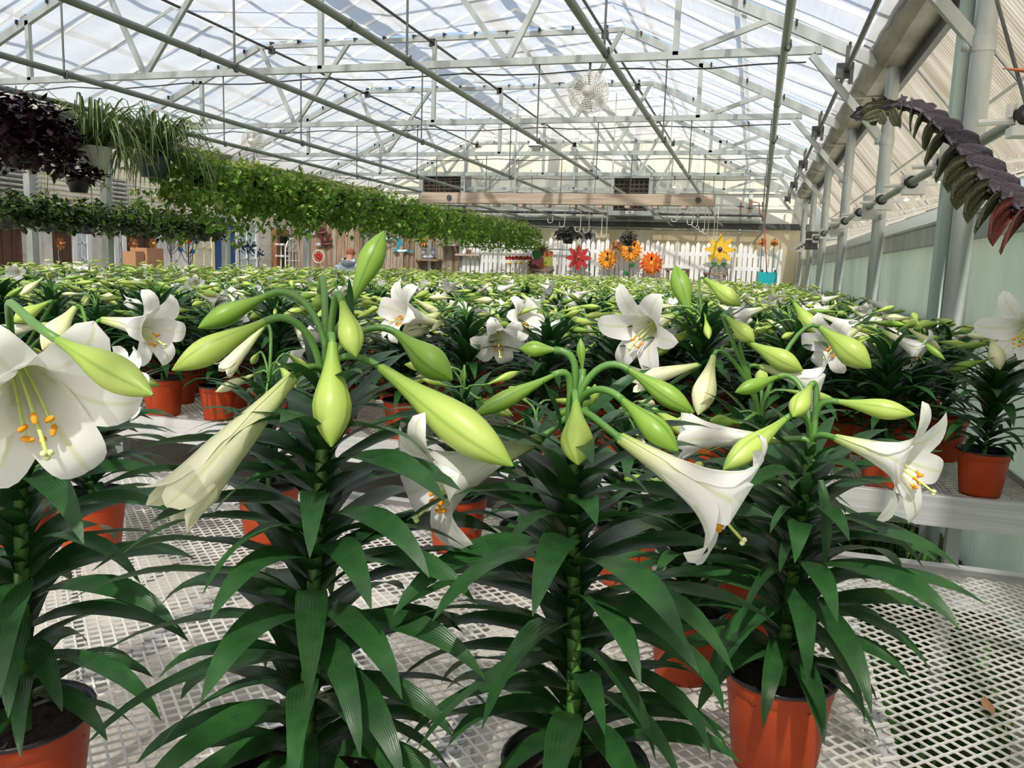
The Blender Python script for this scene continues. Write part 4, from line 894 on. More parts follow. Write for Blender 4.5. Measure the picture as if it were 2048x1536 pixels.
for i in range(nb_):
    y = 7.05+i*.93; zc = 2.24; top = 2.56; g = thing('hanging_vine', 'leafy green hanging vine basket under the pipe rail, %s from the camera' % ORD[i], 'hanging plant', (-5.35, y, zc), 'row of hanging vines')
    basket(g, .15, .16, .12, M['pot_rim']); hook_wire(g, 2.68-zc, .14); pts = []
    n = 2300 if i < 3 else 1700 if i < 7 else 1200
    tails = [(vr.uniform(-.38, .38), vr.uniform(-.5, .5), vr.uniform(.1, .52 if i < 3 else .30)) for _ in range(12)]
    while len(pts) < n:
        q = vr.random()
        if q < .72:
            a, b = vr.uniform(0, 6.283), vr.random()**.35; ph = math.acos(vr.uniform(-1, 1)); p = (b*.40*math.cos(a)*math.sin(ph), b*.60*math.sin(a)*math.sin(ph), .03+b*.29*math.cos(ph)); pts.append(p)
        else:
            tx, ty, tl = vr.choice(tails); s = vr.random()**1.3; pts.append((tx*(1+.2*s)+vr.gauss(0, .05), ty+vr.gauss(0, .05), -.12-tl*s))
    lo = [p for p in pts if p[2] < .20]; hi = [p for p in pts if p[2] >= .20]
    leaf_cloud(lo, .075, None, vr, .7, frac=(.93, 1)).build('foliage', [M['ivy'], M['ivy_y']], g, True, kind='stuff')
    leaf_cloud(hi, .075, None, vr, .2, frac=(.5, 1)).build('sunlit_young_shoots', [M['ivy'], M['ivy_y']], g, True, kind='stuff', label='paler yellow green shoots on top')
# two spider plants, a purple one before them
def blade(t, p, az, L, w, rise, m=0):
    d = (math.cos(az), math.sin(az)); sx, sy = -d[1], d[0]; n = 7
    def fn(u, v):
        s = v; h = rise*math.sin(min(1.0, s*1.1)*1.9)-(.80*L)*s**2.2; r = L*.95*(1-(1-s)**1.7); ww = w*(1-s**3)*(.6+.4*min(1, s*4)); q = (u*2-1)*ww
        return (p[0]+d[0]*r+sx*q, p[1]+d[1]*r+sy*q, p[2]+h+abs(u*2-1)*ww*.35)
    t.grid(fn, 2, n, m)
def spider(label, loc, mat, n, seed, runners):
    rg = random.Random(seed); g = thing('spider_plant', label, 'hanging plant', loc, 'hanging spider plants'); basket(g, .15, .17, 0, mat); hook_wire(g, 2.7-loc[2], .14, 'galv'); t = T()
    for _ in range(n): blade(t, (rg.gauss(0, .04), rg.gauss(0, .04), .0), rg.uniform(0, 6.283), rg.uniform(.30, .64), rg.uniform(.009, .015), rg.uniform(.12, .52))
    t.build('foliage', M['spider'], g, True, kind='stuff')
    for k in range(runners):
        a = rg.uniform(0, 6.283); e = Vector((math.cos(a)*rg.uniform(.2, .6), math.sin(a)*rg.uniform(.2, .6), rg.uniform(-.5, .42))); t = T()
        t.tube(bez((0, 0, .03), (e[0]*.5, e[1]*.5, .45), (e[0]*.9, e[1]*.9, max(.2, e[2]+.2)), e, 8), .003, 4)
        for _ in range(9): blade(t, e, rg.uniform(0, 6.283), rg.uniform(.06, .13), .006, rg.uniform(.0, .07))
        t.build('plantlet', M['spider_y'], g, True, kind='stuff')
spider('spider plant with striped leaves in a white hanging basket', (-5.4, 5.72, 2.36), M['offwhite'], 220, 3, 16)
spider('spider plant in a dark green hanging basket beside the vines', (-5.3, 6.32, 2.36), plain('dark green plastic', (.01, .035, .03), rough=.4), 220, 7, 18)
def bush(name, label, loc, rx, ry, rz, n, size, mat, seed, pot, hz=None, group=None, frac=(1, 1), mats=None):
    rg = random.Random(seed); g = thing(name, label, 'hanging plant', loc, group); basket(g, min(.14, rx*.5), min(.18, rx*.6), -.02, pot)
    if hz: hook_wire(g, hz-loc[2], .13)
    if name == 'grey_foliage_plant': t = T(); t.tube([(0, 0, hz-loc[2]), (0, YE-loc[1], hz-loc[2])], .012, 6); t.build('wall_arm', M['dark'], g)
    pts = []
    for _ in range(n):
        a, b, ph = rg.uniform(0, 6.283), rg.random()**.4, math.acos(rg.uniform(-.8, 1)); pts.append((rx*b*math.cos(a)*math.sin(ph), ry*b*math.sin(a)*math.sin(ph), rz*b*math.cos(ph)+.03))
    leaf_cloud(pts, size, None, rg, .3, frac=frac).build('foliage', mats or [mat, mat], g, True, kind='stuff'); return g
bush('purple_heart_plant', 'dark purple leafed hanging plant at the left edge', (-5.35, 4.95, 2.30), .42, .46, .32, 1900, .085, M['purple'], 4, M['black'], 2.7)
bush('purple_heart_plant', 'small dark purple plant in a black pot under the white basket', (-5.3, 5.45, 2.10), .18, .2, .1, 200, .07, M['purple'], 14, M['black'], 2.7)
for i, y in enumerate((8.6, 9.3, 10.0, 10.9, 11.8, 12.7)):
    bush('hanging_ivy', 'dark trailing ivy basket below the white heating pipes, %s from the left' % ORD[i], (-9.6, y, 1.96), .35, .55, .30, 900, .10, M['ivy_d'], 40+i, M['pot_rim'], 3.3, 'dark ivy baskets before the left wall', (.85, 1), [M['ivy_d'], M['ivy']])
p = at(1137, 470, 1, 18.6); bush('grey_foliage_plant', 'blackish leafed hanging plant at the end of the vine row', p, .34, .3, .17, 500, .09, M['grey_leaf'], 5, M['black'], 2.9)
p = at(1257, 480, 1, 18.9); bush('grey_foliage_plant', 'blackish leafed hanging plant above the larger sunflower', p, .20, .2, .20, 300, .08, M['grey_leaf'], 6, M['black'], 2.9)

# ------------------------------------------------------------------ fences at the end wall
YF = 20.02
g = thing('picket_fence', 'long white picket fence with pointed pickets along the end wall', 'fence', (-3.35, YF, 0)); pk = random.Random(6)
PKM = []
for h in (2.10, 2.17, 2.23):
    t = T(); w = .046
    t.add([(-w, -.01, .25), (w, -.01, .25), (w, -.01, h-.06), (-w, -.01, h-.06), (-w, .01, .25), (w, .01, .25), (w, .01, h-.06), (-w, .01, h-.06), (-.008, -.01, h), (.008, -.01, h), (.008, .01, h), (-.008, .01, h)],
          [(0, 1, 2, 3), (5, 4, 7, 6), (4, 0, 3, 7), (1, 5, 6, 2), (3, 2, 9, 8), (6, 7, 11, 10), (7, 3, 8, 11), (2, 6, 10, 9), (8, 9, 10, 11), (4, 5, 1, 0)]); PKM.append(t.mesh('picket', M['white'], False))
for i in range(65):
    x = -7.22+i*.1205; obj('picket', PKM[2 if i % 2 else 1] if i < 60 else PKM[i % 2], g, TR((x+3.35, -.03, pk.uniform(-.015, .015)+(-.02*max(0, (i-30)/30))))@RY(pk.uniform(-.006, .006)))
for z in (.7, 1.62, 1.93): t = T(); t.box((0, 0, z), (7.8, .035, .09)); t.build('rail', M['white'], g)
for x in (-3.9, -1.3, 1.3, 3.9): t = T(); t.box((x, .06, 1.05), (.09, .09, 2.1)); t.build('post', M['white'], g)
g = thing('plank_fence', 'weathered brown plank fence hung with ornaments beside the picket fence', 'fence', (-9.9, YF+.1, 0)); x = -12.42
while x < -7.36:
    w = pk.uniform(.13, .20); t = T(); t.box((x+w/2+9.9, pk.uniform(-.01, .01), 1.42+pk.uniform(-.03, .03)), (w-.012, .025, 2.8)); t.build('plank', M[pk.choice(['plank', 'plank', 'plank2'])], g); x += w
for z in (.5, 1.6, 2.6): t = T(); t.box((0, .04, z), (5.0, .04, .10)); t.build('rail', M['plank2'], g)
for xx in (-12.38, -9.0, -8.2, -7.32): t = T(); t.box((xx+9.9, -.06, 1.4), (.10, .08, 2.8)); t.build('post', M['plank2'] if xx > -9.1 and xx < -8.9 else M['galv'], g)

def px_m(p): return (np.array(p)-CAM)@FW/F_PX
def petal_shape(R, r0, w, th=.01, curl=0.0):
    t = T()
    def fn(u, v):
        s = u*2-1; q = r0+(R-r0)*v; ww = w*math.sin(math.pi*min(.97, .12+.85*v)**.9)+.002; return (s*ww, -curl*v*v, q)
    t.grid(fn, 4, 6); V, Fc, U, m = t.arr(); b = T(); b.add(V, Fc, U); b.add(V+np.array((0, th, 0)), Fc[:, ::-1], U); return b
def spinner(name, label, px, py, rp, n, mats, y, wid=.5, centre='brown', crad=.28, group=None, stake=True, cat='ornament', rings=1, curl=.0):
    c = at(px, py, 1, y); R = rp*px_m(c); g = thing(name, label, cat, (c[0], c[1], 0 if stake else c[2]), group); z0 = c[2] if stake else 0
    for rg_ in range(rings):
        for i in range(n):
            t = petal_shape(R*(1-.22*rg_), R*.18, R*wid*math.sin(math.pi/n)*.95, th=.004, curl=curl*R); mm = mats[i % len(mats)]
            t.build('petal', M[mm], g, True, X=TR((0, -.03*rg_-.009*(i % 3), z0))@RY(6.28318*(i+.5*rg_)/n))
    t = T(); t.lathe([(.001, .05), (R*crad*.6, .045), (R*crad, .02), (R*crad, 0)], 14, 0, np.array(TR((0, 0, z0))@RX(1.5708))); t.build('flower_centre', M[centre], g, True)
    if stake: t = T(); t.tube([(0, .03, 0), (0, .03, z0)], .008, 6); t.build('stake', M['dark'], g, True)
    return g, z0, R
YO = 19.72
spinner('flower_spinner', 'red metal flower spinner with eight petals on the picket fence', 1157, 516, 27, 8, ['red'], YO, .5, 'red', .16)
spinner('sunflower_ornament', 'smaller sunflower ornament left of the big sunflower', 1215, 518, 21, 16, ['sunfl', 'orange'], YO, .9, 'brown', .45, 'sunflower ornaments', rings=2)
g, z0, R = spinner('sunflower_ornament', 'big sunflower ornament below the blackish hanging plant', 1261, 500, 25, 18, ['sunfl', 'orange'], YO, .9, 'brown', .45, 'sunflower ornaments', rings=2)
for dz, s in ((-.55, 1), (-.75, -1)): t = petal_shape(.16, .01, .05); t.build('leaf', M['green'], g, True, X=TR((0, 0, z0+dz+.15))@RY(s*1.0))
spinner('flower_ornament', 'vivid orange daisy ornament with many pointed petals', 1303, 527, 25, 16, ['vermil', 'orange', 'vermil'], YO, .8, 'sunfl', .25, rings=2)
g, z0, R = spinner('flower_spinner', 'yellow eight-petal spinner above a wire ring stand', 1440, 499, 31, 8, ['yellow'], YO, .48, 'maroon', .16)
t = T(); c0 = .20; t.tube([(c0*math.cos(a), 0, z0-.50+.13*math.sin(a)) for a in np.linspace(0, 6.283, 21)], .009, 5); t.tube([(-.24, 0, z0-.85), (-.20, 0, z0-.45), (-.1, 0, z0-.36)], .009, 5); t.tube([(.24, 0, z0-.85), (.20, 0, z0-.45), (.1, 0, z0-.36)], .009, 5); t.build('wire_stand', M['dark'], g, True)
for s in (-1, 1): t = petal_shape(.16, .01, .045); t.build('leaf', M['green'], g, True, X=TR((s*.03, 0, z0-.36))@RY(s*1.3))
spinner('flower_spinner', 'faded small copper spinner leaning over the fence left of the sunflower', 1232, 492, 12, 8, ['gold', 'copper'], YO+.1, .8, 'copper', .3)
for i, px in enumerate((1398, 1420)): spinner('pinwheel', 'small rust pinwheel above the fence, %s of the pair' % ('left' if i == 0 else 'right'), 1250+px*.0+(1525 if i == 0 else 1549)-1250, 485, 9, 6, ['copper', 'gold'], YO+.1, .8, 'red', .3, 'pinwheels over the fence')
g, z0, R = spinner('flower_spinner', 'multicoloured petal spinner with pink and maroon petals by the fence', 1085, 516, 25, 6, ['maroon', 'copper', 'olive', 'copper', 'pink', 'green'], YO, .85, 'pink', .15)
spinner('butterfly_ornament', 'dark maroon and navy petal ornament low on the fence', 1070, 530, 16, 5, ['navy', 'green', 'maroon', 'maroon', 'maroon'], YO+.02, .8, 'maroon', .2)
for i, px in enumerate((1020, 1033, 1043, 1056)):
    c = at(px, 517, 1, YO); g = thing('flower_stake', 'little red tulip stake by the fence, %s from the left' % ORD[i], 'ornament', (c[0], c[1], 0), 'red tulip stakes')
    for k in range(3): t = petal_shape(.10, .0, .045, curl=.05); t.build('petal', M['red'], g, True, X=TR(((k-1)*.05, -.01*k, c[2]-.03))@RY((k-1)*.6))
    t = T(); t.lathe([(.001, -.03), (.045, -.01), (.05, .02), (.001, .05)], 8, 0, np.array(TR((0, -.03, c[2]-.12)))); t.build('bud', M['yellow'], g, True); t = T(); t.tube([(0, 0, 0), (.02, 0, c[2]*.6), (0, 0, c[2])], .009, 5); t.build('stake', M['olive'], g, True)
def shelf(label, px0, px1, py, y, mat='plank', d=.3, legs=True, th=.05):
    a, b = at(px0, py, 1, y), at(px1, py, 1, y); w = b[0]-a[0]; z = (a[2]+b[2])/2; g = thing('display_shelf', label, 'shelf', ((a[0]+b[0])/2, y, 0 if legs else z), 'wooden display shelves')
    z0 = z if legs else 0; t = T(); t.box((0, 0, z0), (w, d, th)); t.build('board', M[mat], g)
    for sx in (-.4, .4):
        t = T()
        if legs: t.box((sx*w, 0, z0/2-.012), (.06, d*.8, z0-.025))
        else: t.bar((sx*w, d/2, -.2), (sx*w, -d/2+.04, -.02), .04, .04)
        t.build('leg' if legs else 'bracket', M[mat], g)
    return z
shelf('plank bench under the maroon petal ornament', 1060, 1106, 540, 19.5, 'plank'); shelf('low plank table before the fence left of the yellow spinner', 1331, 1379, 539, 19.5, 'plank'); shelf('plank table under the yellow spinner stand', 1407, 1454, 548, 19.4, 'plank')
shelf('bracket shelf holding the two grey boots', 832, 880, 520, 19.95, 'plank', .3, False); shelf('upper bracket shelf under the vine end', 884, 914, 490, 19.95, 'beamwood', .25, False); shelf('bracket shelf holding a small pot near the picket fence', 914, 962, 510, 19.95, 'beamwood', .3, False)
p = at(937, 503, 1, 19.9); t = T(); t.lathe([(.001, -.07), (.05, -.07), (.075, .04), (.08, .05), (.06, .05), (.001, .03)], 12); o = one('clay_pot', t, M['card'], 'small clay pot on the shelf near the picket fence', 'pot', None, True); o.location = p
c = at(1535, 549, 1, 19.6); g = thing('planter_box', 'turquoise plastic box standing before the fence right end', 'box', (c[0], c[1], 0)); t = T(); t.box((0, 0, (c[2]+.05)/2), (.42, .3, c[2]+.05)); t.build('box', M['teal'], g)
for sx in (-.12, .16): t = T(); t.box((sx, 0, c[2]+.07), (.05, .05, .08)); t.build('handle', M['dark'], g)
a = at(1522, 440, 1, 19.7); b = at(1533, 545, 1, 19.45); t = T(); t.tube(bez((a[0], a[1], a[2]+.4), (a[0]+.05, a[1], a[2]), (b[0]-.05, b[1], b[2]+.6), (b[0], b[1], b[2]), 12), .014, 6); one('red_hose', t, M['red_hose'], 'red hose hanging down in front of the fence right end', 'hose', None, True)
a = at(1175, 500, 1, 19.85); g = thing('fence_pipe', 'thin dark pipe running along the left picket fence', 'pipe', (0, 19.86, a[2])); t = T(); t.tube([(-7.2, 0, 0), (a[0], 0, 0), (a[0]+.06, 0, -.06), (a[0]+.06, 0, -.5)], .02, 8); t.build('pipe', M['galv_g'], g, True)
for x in (-6.5, -5.0): t = T(); t.box((x, .06, 0), (.04, .12, .05)); t.build('bracket', M['galv'], g)
# ornaments on the plank fence
YP = 20.05
def wing(t, p, q, w, m=0):
    p, q = Vector(p), Vector(q); d = q-p; n = Vector((d.z, 0, -d.x)).normalized()
    t.grid(lambda u, v: tuple(p+d*v+n*(u*2-1)*w*math.sin(math.pi*(.15+.8*v))+Vector((0, -.02*math.sin(3.14*v), 0))), 3, 6, m)
def bird(name, label, px, py, L, mats, wings, group, y=YP, flip=1):
    c = at(px, py, 1, y); g = thing(name, label, 'ornament', c, group); L *= px_m(c)
    t = T(); t.tube([(flip*x*L, 0, z*L) for x, z in ((-.5, .05), (-.3, .0), (0, -.02), (.25, .03), (.4, .07))], [L*.03, L*.10, L*.13, L*.10, L*.05], 8); t.build('body', M[mats[0]], g, True)
    t = T(); t.lathe([(.001, -.09*L), (.07*L, -.05*L), (.09*L, 0), (.07*L, .05*L), (.001, .09*L)], 10, 0, np.array(TR((flip*.44*L, 0, .08*L)))); t.build('head', M[mats[3]], g, True)
    t = T(); t.tube([(flip*.5*L, 0, .08*L), (flip*.68*L, 0, .05*L)], [L*.03, L*.005], 6); t.build('beak', M['dark'], g)
    for a, b, w in wings: t = T(); wing(t, (flip*a[0]*L, 0, a[1]*L), (flip*b[0]*L, -.05, b[1]*L), w*L); t.build('wing', M[mats[1]], g, True)
    t = T(); wing(t, (-flip*.4*L, 0, .03*L), (-flip*.95*L, 0, .0), .10*L); t.build('tail', M[mats[2]], g, True)
bird('flying_bird_ornament', 'upper maroon metal bird in flight on the plank fence', 642, 466, 28, ['maroon', 'maroon', 'boot', 'maroon'], [((0, .05), (.25, .75), .18), ((-.1, .05), (-.45, .6), .16)], 'maroon metal birds')
bird('flying_bird_ornament', 'lower maroon metal bird in flight on the plank fence', 652, 489, 26, ['maroon', 'maroon', 'boot', 'maroon'], [((0, .05), (.5, .85), .2), ((-.1, .05), (-.5, .85), .16)], 'maroon metal birds')
bird('kingfisher_ornament', 'blue and white bird plaque with one raised wing', 801, 502, 30, ['kpale', 'kblue', 'kblue', 'kpale'], [((.05, .05), (.02, .95), .22), ((-.05, .0), (.5, .1), .12)], 'blue birds on the planks', flip=-1)
bird('kingfisher_ornament', 'blue and white bird plaque half hidden by the vine', 778, 478, 20, ['kpale', 'kblue', 'kblue', 'kpale'], [((.05, .05), (.1, .8), .2)], 'blue birds on the planks', flip=-1)
spinner('sun_ornament', 'orange metal sun face hanging on the plank fence', 850, 474, 19, 16, ['gold', 'orange'], YP, .7, 'gold', .62, stake=False)
for i, px in enumerate((847, 866)):
    c = at(px, 517, 1, 19.9); d = -1 if i == 0 else 1; g = thing('boot_planter', 'grey ornamental boot %s on the bracket shelf' % ('leaning left' if i == 0 else 'leaning right'), 'ornament', c, 'pair of grey boots'); t = T()
    t.tube([(d*.02*-1, 0, .25), (0, 0, .15), (d*-.0, 0, .07)], [.065, .06, .06], 10); t.build('shaft', M['boot'], g, True); t = T(); t.tube([(0, 0, .05), (-d*.07, -.02, .035), (-d*.13, -.03, .03)], [.06, .055, .03], 10); t.build('foot', M['boot'], g, True)
c = at(637, 513, 1, 19.7); g = thing('wheel_ornament', 'white rimmed wheel ornament with red centre below the maroon birds', 'ornament', (c[0], c[1], 0)); R = .17
t = T(); t.tube([(R*math.cos(a), 0, c[2]+R*math.sin(a)) for a in np.linspace(0, 6.283, 25)], .012, 6); t.build('rim', M['offwhite'], g, True)
for k in range(5): t = petal_shape(R*.8, .02, .05); t.build('petal', M['red'], g, True, X=TR((0, 0, c[2]))@RY(k*1.257))
t = T(); t.tube([(0, .02, 0), (0, .02, c[2])], .012, 6); t.build('stake', M['dark'], g, True)

# ------------------------------------------------------------------ doors and ornaments along the left wall
XD = XS+.02
def yz(px, py, x=XD): p = at(px, py, 0, x); return p[1], p[2]
def door(name, label, p0, p1, top, mat, kind='boards', cat='door'):
    y0, y1 = yz(p0, 510)[0], yz(p1, 510)[0]; w = y1-y0; g = thing(name, label, cat, (XD, (y0+y1)/2, 0), 'old doors along the left wall')
    if kind == 'boards':
        n = max(2, int(w/.2))
        for k in range(n): t = T(); t.box((.02, -w/2+(k+.5)*w/n, top/2), (.04, w/n-.012, top)); t.build('board', M[mat], g)
        for z in (.3, 1.1, 1.9): t = T(); t.box((.05, 0, z), (.025, w*.94, .12)); t.build('batten', M[mat], g)
    else:
        e = .11
        for cy_, cz, dy, dz in ((-w/2+e/2, top/2, e, top), (w/2-e/2, top/2, e, top), (0, top-e/2, w-2*e, e), (0, .95, w-2*e, .14), (0, .12, w-2*e, .24)): t = T(); t.box((.03, cy_, cz), (.05, dy, dz)); t.build('stile', M[mat], g)
        t = T(); t.box((.015, 0, .55), (.02, w-2*e, .70)); t.build('lower_panel', M[mat], g)
        n = 3 if kind == 'six' else 2
        for k in range(2):
            for j in range(n):
                hh = (top-e-1.02)/n; t = T(); t.box((.015, -w/2+e+(k+.5)*(w-2*e)/2, 1.02+(j+.5)*hh), (.012, (w-2*e)/2-.03, hh-.03)); t.build('pane', M['kpale'] if kind == 'six' else M['offwhite'], g)
        for j in range(1, n): t = T(); t.box((.03, 0, 1.02+j*(top-e-1.02)/n), (.03, w-2*e, .03)); t.build('muntin', M[mat], g)
        t = T(); t.box((.03, 0, 1.02+(top-e-1.02)/2), (.03, .03, top-e-1.02)); t.build('muntin', M[mat], g)
    t = T(); t.box((.07, w*.4, 1.05), (.05, .04, .16)); t.build('handle', M['dark'], g); return g
door('old_door', 'dark brown board door at the far left edge', -20, 42, 2.2, 'brown'); door('old_door', 'peeling white board door right of the blue grey post', 62, 103, 2.15, 'offwhite'); door('old_door', 'dark brown board door with a sun ornament', 103, 140, 2.2, 'brown')
door('old_door', 'white glazed door left of the pale grey panel', 142, 180, 2.1, 'white', 'six'); door('old_door', 'plain pale grey panel left of the square left row post', 180, 223, 2.1, 'offwhite'); door('old_door', 'white framed door with grey panes near the cardboard boxes', 226, 250, 2.1, 'white', 'six')
door('old_door', 'red brown board door behind the cardboard boxes', 252, 304, 2.0, 'brown'); door('old_door', 'pale panel behind the coloured glass balls', 306, 382, 2.1, 'white'); door('old_door', 'pale yellow panelled door next to the blue one', 384, 426, 2.45, 'yellow_d', 'two')
door('old_door', 'blue painted board door behind the second left post', 428, 467, 2.45, 'blue_d'); door('old_door', 'white glazed door with small panes beside the dark doorway', 469, 514, 2.45, 'white', 'six')
y0, y1 = yz(546, 510)[0], yz(612, 510)[0]; d1 = struct('door_1'); 
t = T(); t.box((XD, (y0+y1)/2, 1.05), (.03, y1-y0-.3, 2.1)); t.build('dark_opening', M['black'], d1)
for yy in (y0+.08, y1-.08): t = T(); t.box((XD+.05, yy, 1.08), (.12, .15, 2.16)); t.build('door_jamb', M['orangewood'] if yy < (y0+y1)/2 else M['kpale'], d1)
t = T(); t.box((XD+.05, (y0+y1)/2, 2.2), (.12, y1-y0, .14)); t.build('door_head', M['orangewood'], d1)
# arched white trellis and little stand in the doorway
def at_left(px, py, x): return at(px, py, 0, x)
c = at_left(585, 520, -11.75); top = at_left(585, 477, -11.75)[2]; g = thing('arched_trellis', 'white arched wire trellis standing in the dark doorway', 'trellis', (-11.75, c[1], 0)); w = .33; t = T()
H0 = top-w; t.tube([(0, -w, 0), (0, -w, H0)]+[(0, -w*math.cos(a), H0+w*math.sin(a)) for a in np.linspace(.2, 2.94, 9)]+[(0, w, H0), (0, w, 0)], .016, 6); t.build('frame', M['offwhite'], g, True)
for q in (-.5, 0, .5): t = T(); t.tube([(0, q*w, 0), (0, q*w, H0+w*math.sqrt(1-q*q))], .010, 5); t.build('bar', M['offwhite'], g, True)
for z in (.5, 1.0, H0-.25, H0): t = T(); t.tube([(0, -w, z), (0, w, z)], .010, 5); t.build('bar', M['offwhite'], g, True)
for q in (-.45, .45): t = T(); t.tube([(0, q*w+.09*math.cos(a), H0+.12+.09*math.sin(a)) for a in np.linspace(0, 6.283, 13)], .009, 5); t.build('scroll', M['offwhite'], g, True)
c = at_left(566, 515, -12.2); g = thing('plant_stand', 'white two-tier plant stand left of the arched trellis', 'stand', (-12.2, c[1], 0))
for z in (at_left(566, 512, -12.2)[2], at_left(566, 489, -12.2)[2]): t = T(); t.box((0, 0, z), (.25, .34, .05)); t.build('tier', M['offwhite'], g)
for q in (-.14, .14): t = T(); t.bar((0, q, 0), (0, q*.6, at_left(566, 489, -12.2)[2]), .03); t.build('leg', M['offwhite'], g)
# spinners, glass ball trees and sun ornaments in front of the doors (they face the room)
def side_spinner(name, label, px, py, rp, n, mats, x=-12.1, wid=.6, centre='navy', crad=.2, group=None, rings=1):
    c = at(px, py, 0, x); R = rp*px_m(c)*1.1; g = thing(name, label, 'ornament', (c[0], c[1], 0), group)
    for q in range(rings):
        for i in range(n): petal_shape(R*(1-.25*q), R*.15, R*wid*math.sin(math.pi/n)*1.0, th=.004, curl=-.2*R).build('petal', M[mats[i % len(mats)]], g, True, X=TR((.03*q+.009*(i % 3), 0, c[2]))@RZ(-1.5708)@RY(6.28318*(i+.5*q)/n)@RX(math.pi*0))
    t = T(); t.lathe([(.001, .05), (R*crad, .03), (R*crad, 0)], 12, 0, np.array(TR((.03, 0, c[2]))@RY(1.5708))); t.build('flower_centre', M[centre], g, True); t = T(); t.tube([(-.02, 0, 0), (-.02, 0, c[2])], .012, 6); t.build('stake', M['dark'], g, True)
side_spinner('petal_spinner', 'black and white striped petal spinner right of the blue door', 480, 492, 16, 14, ['navy', 'white'], rings=2, group='striped petal spinners')
side_spinner('petal_spinner', 'large teal and navy petal spinner before the glazed door', 498, 495, 18, 14, ['teald', 'white', 'navy'], x=-12.0, rings=2, group='striped petal spinners')
side_spinner('petal_spinner', 'small navy striped petal spinner low beside the doorway', 518, 508, 12, 12, ['navy', 'white'], rings=2, group='striped petal spinners')
side_spinner('sun_ornament', 'copper sun burst ornament on the brown door', 118, 487, 12, 14, ['copper', 'gold'], group='copper sun bursts', centre='copper'); side_spinner('sun_ornament', 'copper sun burst ornament left of the cardboard boxes', 264, 488, 14, 12, ['copper', 'gold'], group='copper sun bursts', centre='copper'); side_spinner('sun_ornament', 'gold sun burst ornament right of the cardboard boxes', 304, 487, 13, 14, ['gold', 'copper'], group='copper sun bursts', centre='gold')
gb = random.Random(12)
for i, (px, hw) in enumerate(((342, 24), (377, 26))):
    c = at(px, 505, 0, -12.0); g = thing('glass_ball_tree', 'wire tree hung with coloured glass balls, %s of the pair' % ('left' if i == 0 else 'right'), 'ornament', (c[0], c[1], 0), 'coloured glass ball trees'); m_ = px_m(c); zt = at(px, 452, 0, -12.2)[2]
    t = T(); t.tube([(0, 0, 0), (0, 0, zt)], .016, 6); t.build('trunk', M['dark'], g, True)
    for k in range(11):
        a = gb.uniform(-1, 1); zz = gb.uniform(1.55, zt); e = (gb.uniform(-.1, .2), a*hw*m_*1.2, zz); t = T(); t.tube(bez((0, 0, max(1.3, zz-.35)), (0, e[1]*.5, zz-.35), (e[0], e[1], zz-.2), e, 6), .008, 5); t.build('branch', M['dark'], g, True)
        t = T(); r = .055; t.lathe([(.001, -r)]+[(r*math.cos(q), r*math.sin(q)) for q in np.linspace(-1.2, 1.2, 6)]+[(.001, r)], 10, 0, np.array(TR(e))); t.build('glass_ball', M[gb.choice(['glassb', 'glassb', 'glassg', 'red', 'yellow', 'teald', 'orange'])], g, True)
def carton(label, p0, p1, ptop, x, w):
    a, b = at(p0, ptop, 0, x), at(p1, ptop, 0, x); L = b[1]-a[1]; h = a[2]; g = thing('cardboard_box', label, 'box', (x, (a[1]+b[1])/2, 0), 'cardboard boxes by the left wall'); t = T(); t.box((0, 0, h-.2), (w, L, .4)); t.build('carton', M['card'], g)
    for s in (-1, 1): t = T(); t.box((s*w*.26, 0, h+.004), (w*.47, L*.98, .006)); t.build('flap', M['card'], g)
    t = T(); t.box((0, 0, (h-.4)/2), (w*.9, L*.9, h-.4)); t.build('stand', M['plank2'], g)
carton('small cardboard box on a stand by the brown door', 258, 275, 503, -11.6, .3); carton('larger cardboard box right of the small one', 277, 310, 496, -11.6, .4)

# ------------------------------------------------------------------ person by the plank fence
hp = at(697, 500, 1, 13.05); hx, hy = hp[0], 13.05; Hh = hp[2]; k = Hh/1.70
bm = bmesh.new(); vv = {}
J = dict(pel=(0, 0, .95, .15, .12), bel=(0, .0, 1.10, .16, .13), che=(0, .03, 1.30, .19, .14), shl=(0, .05, 1.42, .15, .10), nek=(.01, .08, 1.50, .06, .06), hd1=(.02, .11, 1.58, .075, .085), hd2=(.02, .12, 1.66, .07, .08),
         sL=(-.19, .04, 1.38, .075, .075), eL=(-.25, .10, 1.12, .055, .055), wL=(-.20, .28, 1.02, .04, .04), fL=(-.18, .36, 1.02, .035, .025), sR=(.19, .04, 1.38, .075, .075), eR=(.26, .10, 1.12, .055, .055), wR=(.22, .28, 1.04, .04, .04), fR=(.20, .36, 1.05, .035, .025),
         hL=(-.09, 0, .88, .10, .10), kL=(-.10, .03, .50, .07, .07), aL=(-.10, 0, .09, .05, .05), tL=(-.10, .16, .04, .045, .035), hR=(.09, 0, .88, .10, .10), kR=(.10, .02, .50, .07, .07), aR=(.10, -.02, .09, .05, .05), tR=(.11, .14, .04, .045, .035))
for n_, v in J.items(): vv[n_] = bm.verts.new((v[0]*k, v[1]*k, v[2]*k))
for a, b in 'pel-bel bel-che che-shl shl-nek nek-hd1 hd1-hd2 shl-sL sL-eL eL-wL wL-fL shl-sR sR-eR eR-wR wR-fR pel-hL hL-kL kL-aL aL-tL pel-hR hR-kR kR-aR aR-tR'.split() and [e.split('-') for e in 'pel-bel bel-che che-shl shl-nek nek-hd1 hd1-hd2 shl-sL sL-eL eL-wL wL-fL shl-sR sR-eR eR-wR wR-fR pel-hL hL-kL kL-aL aL-tL pel-hR hR-kR kR-aR aR-tR'.split()]: bm.edges.new((vv[a], vv[b]))
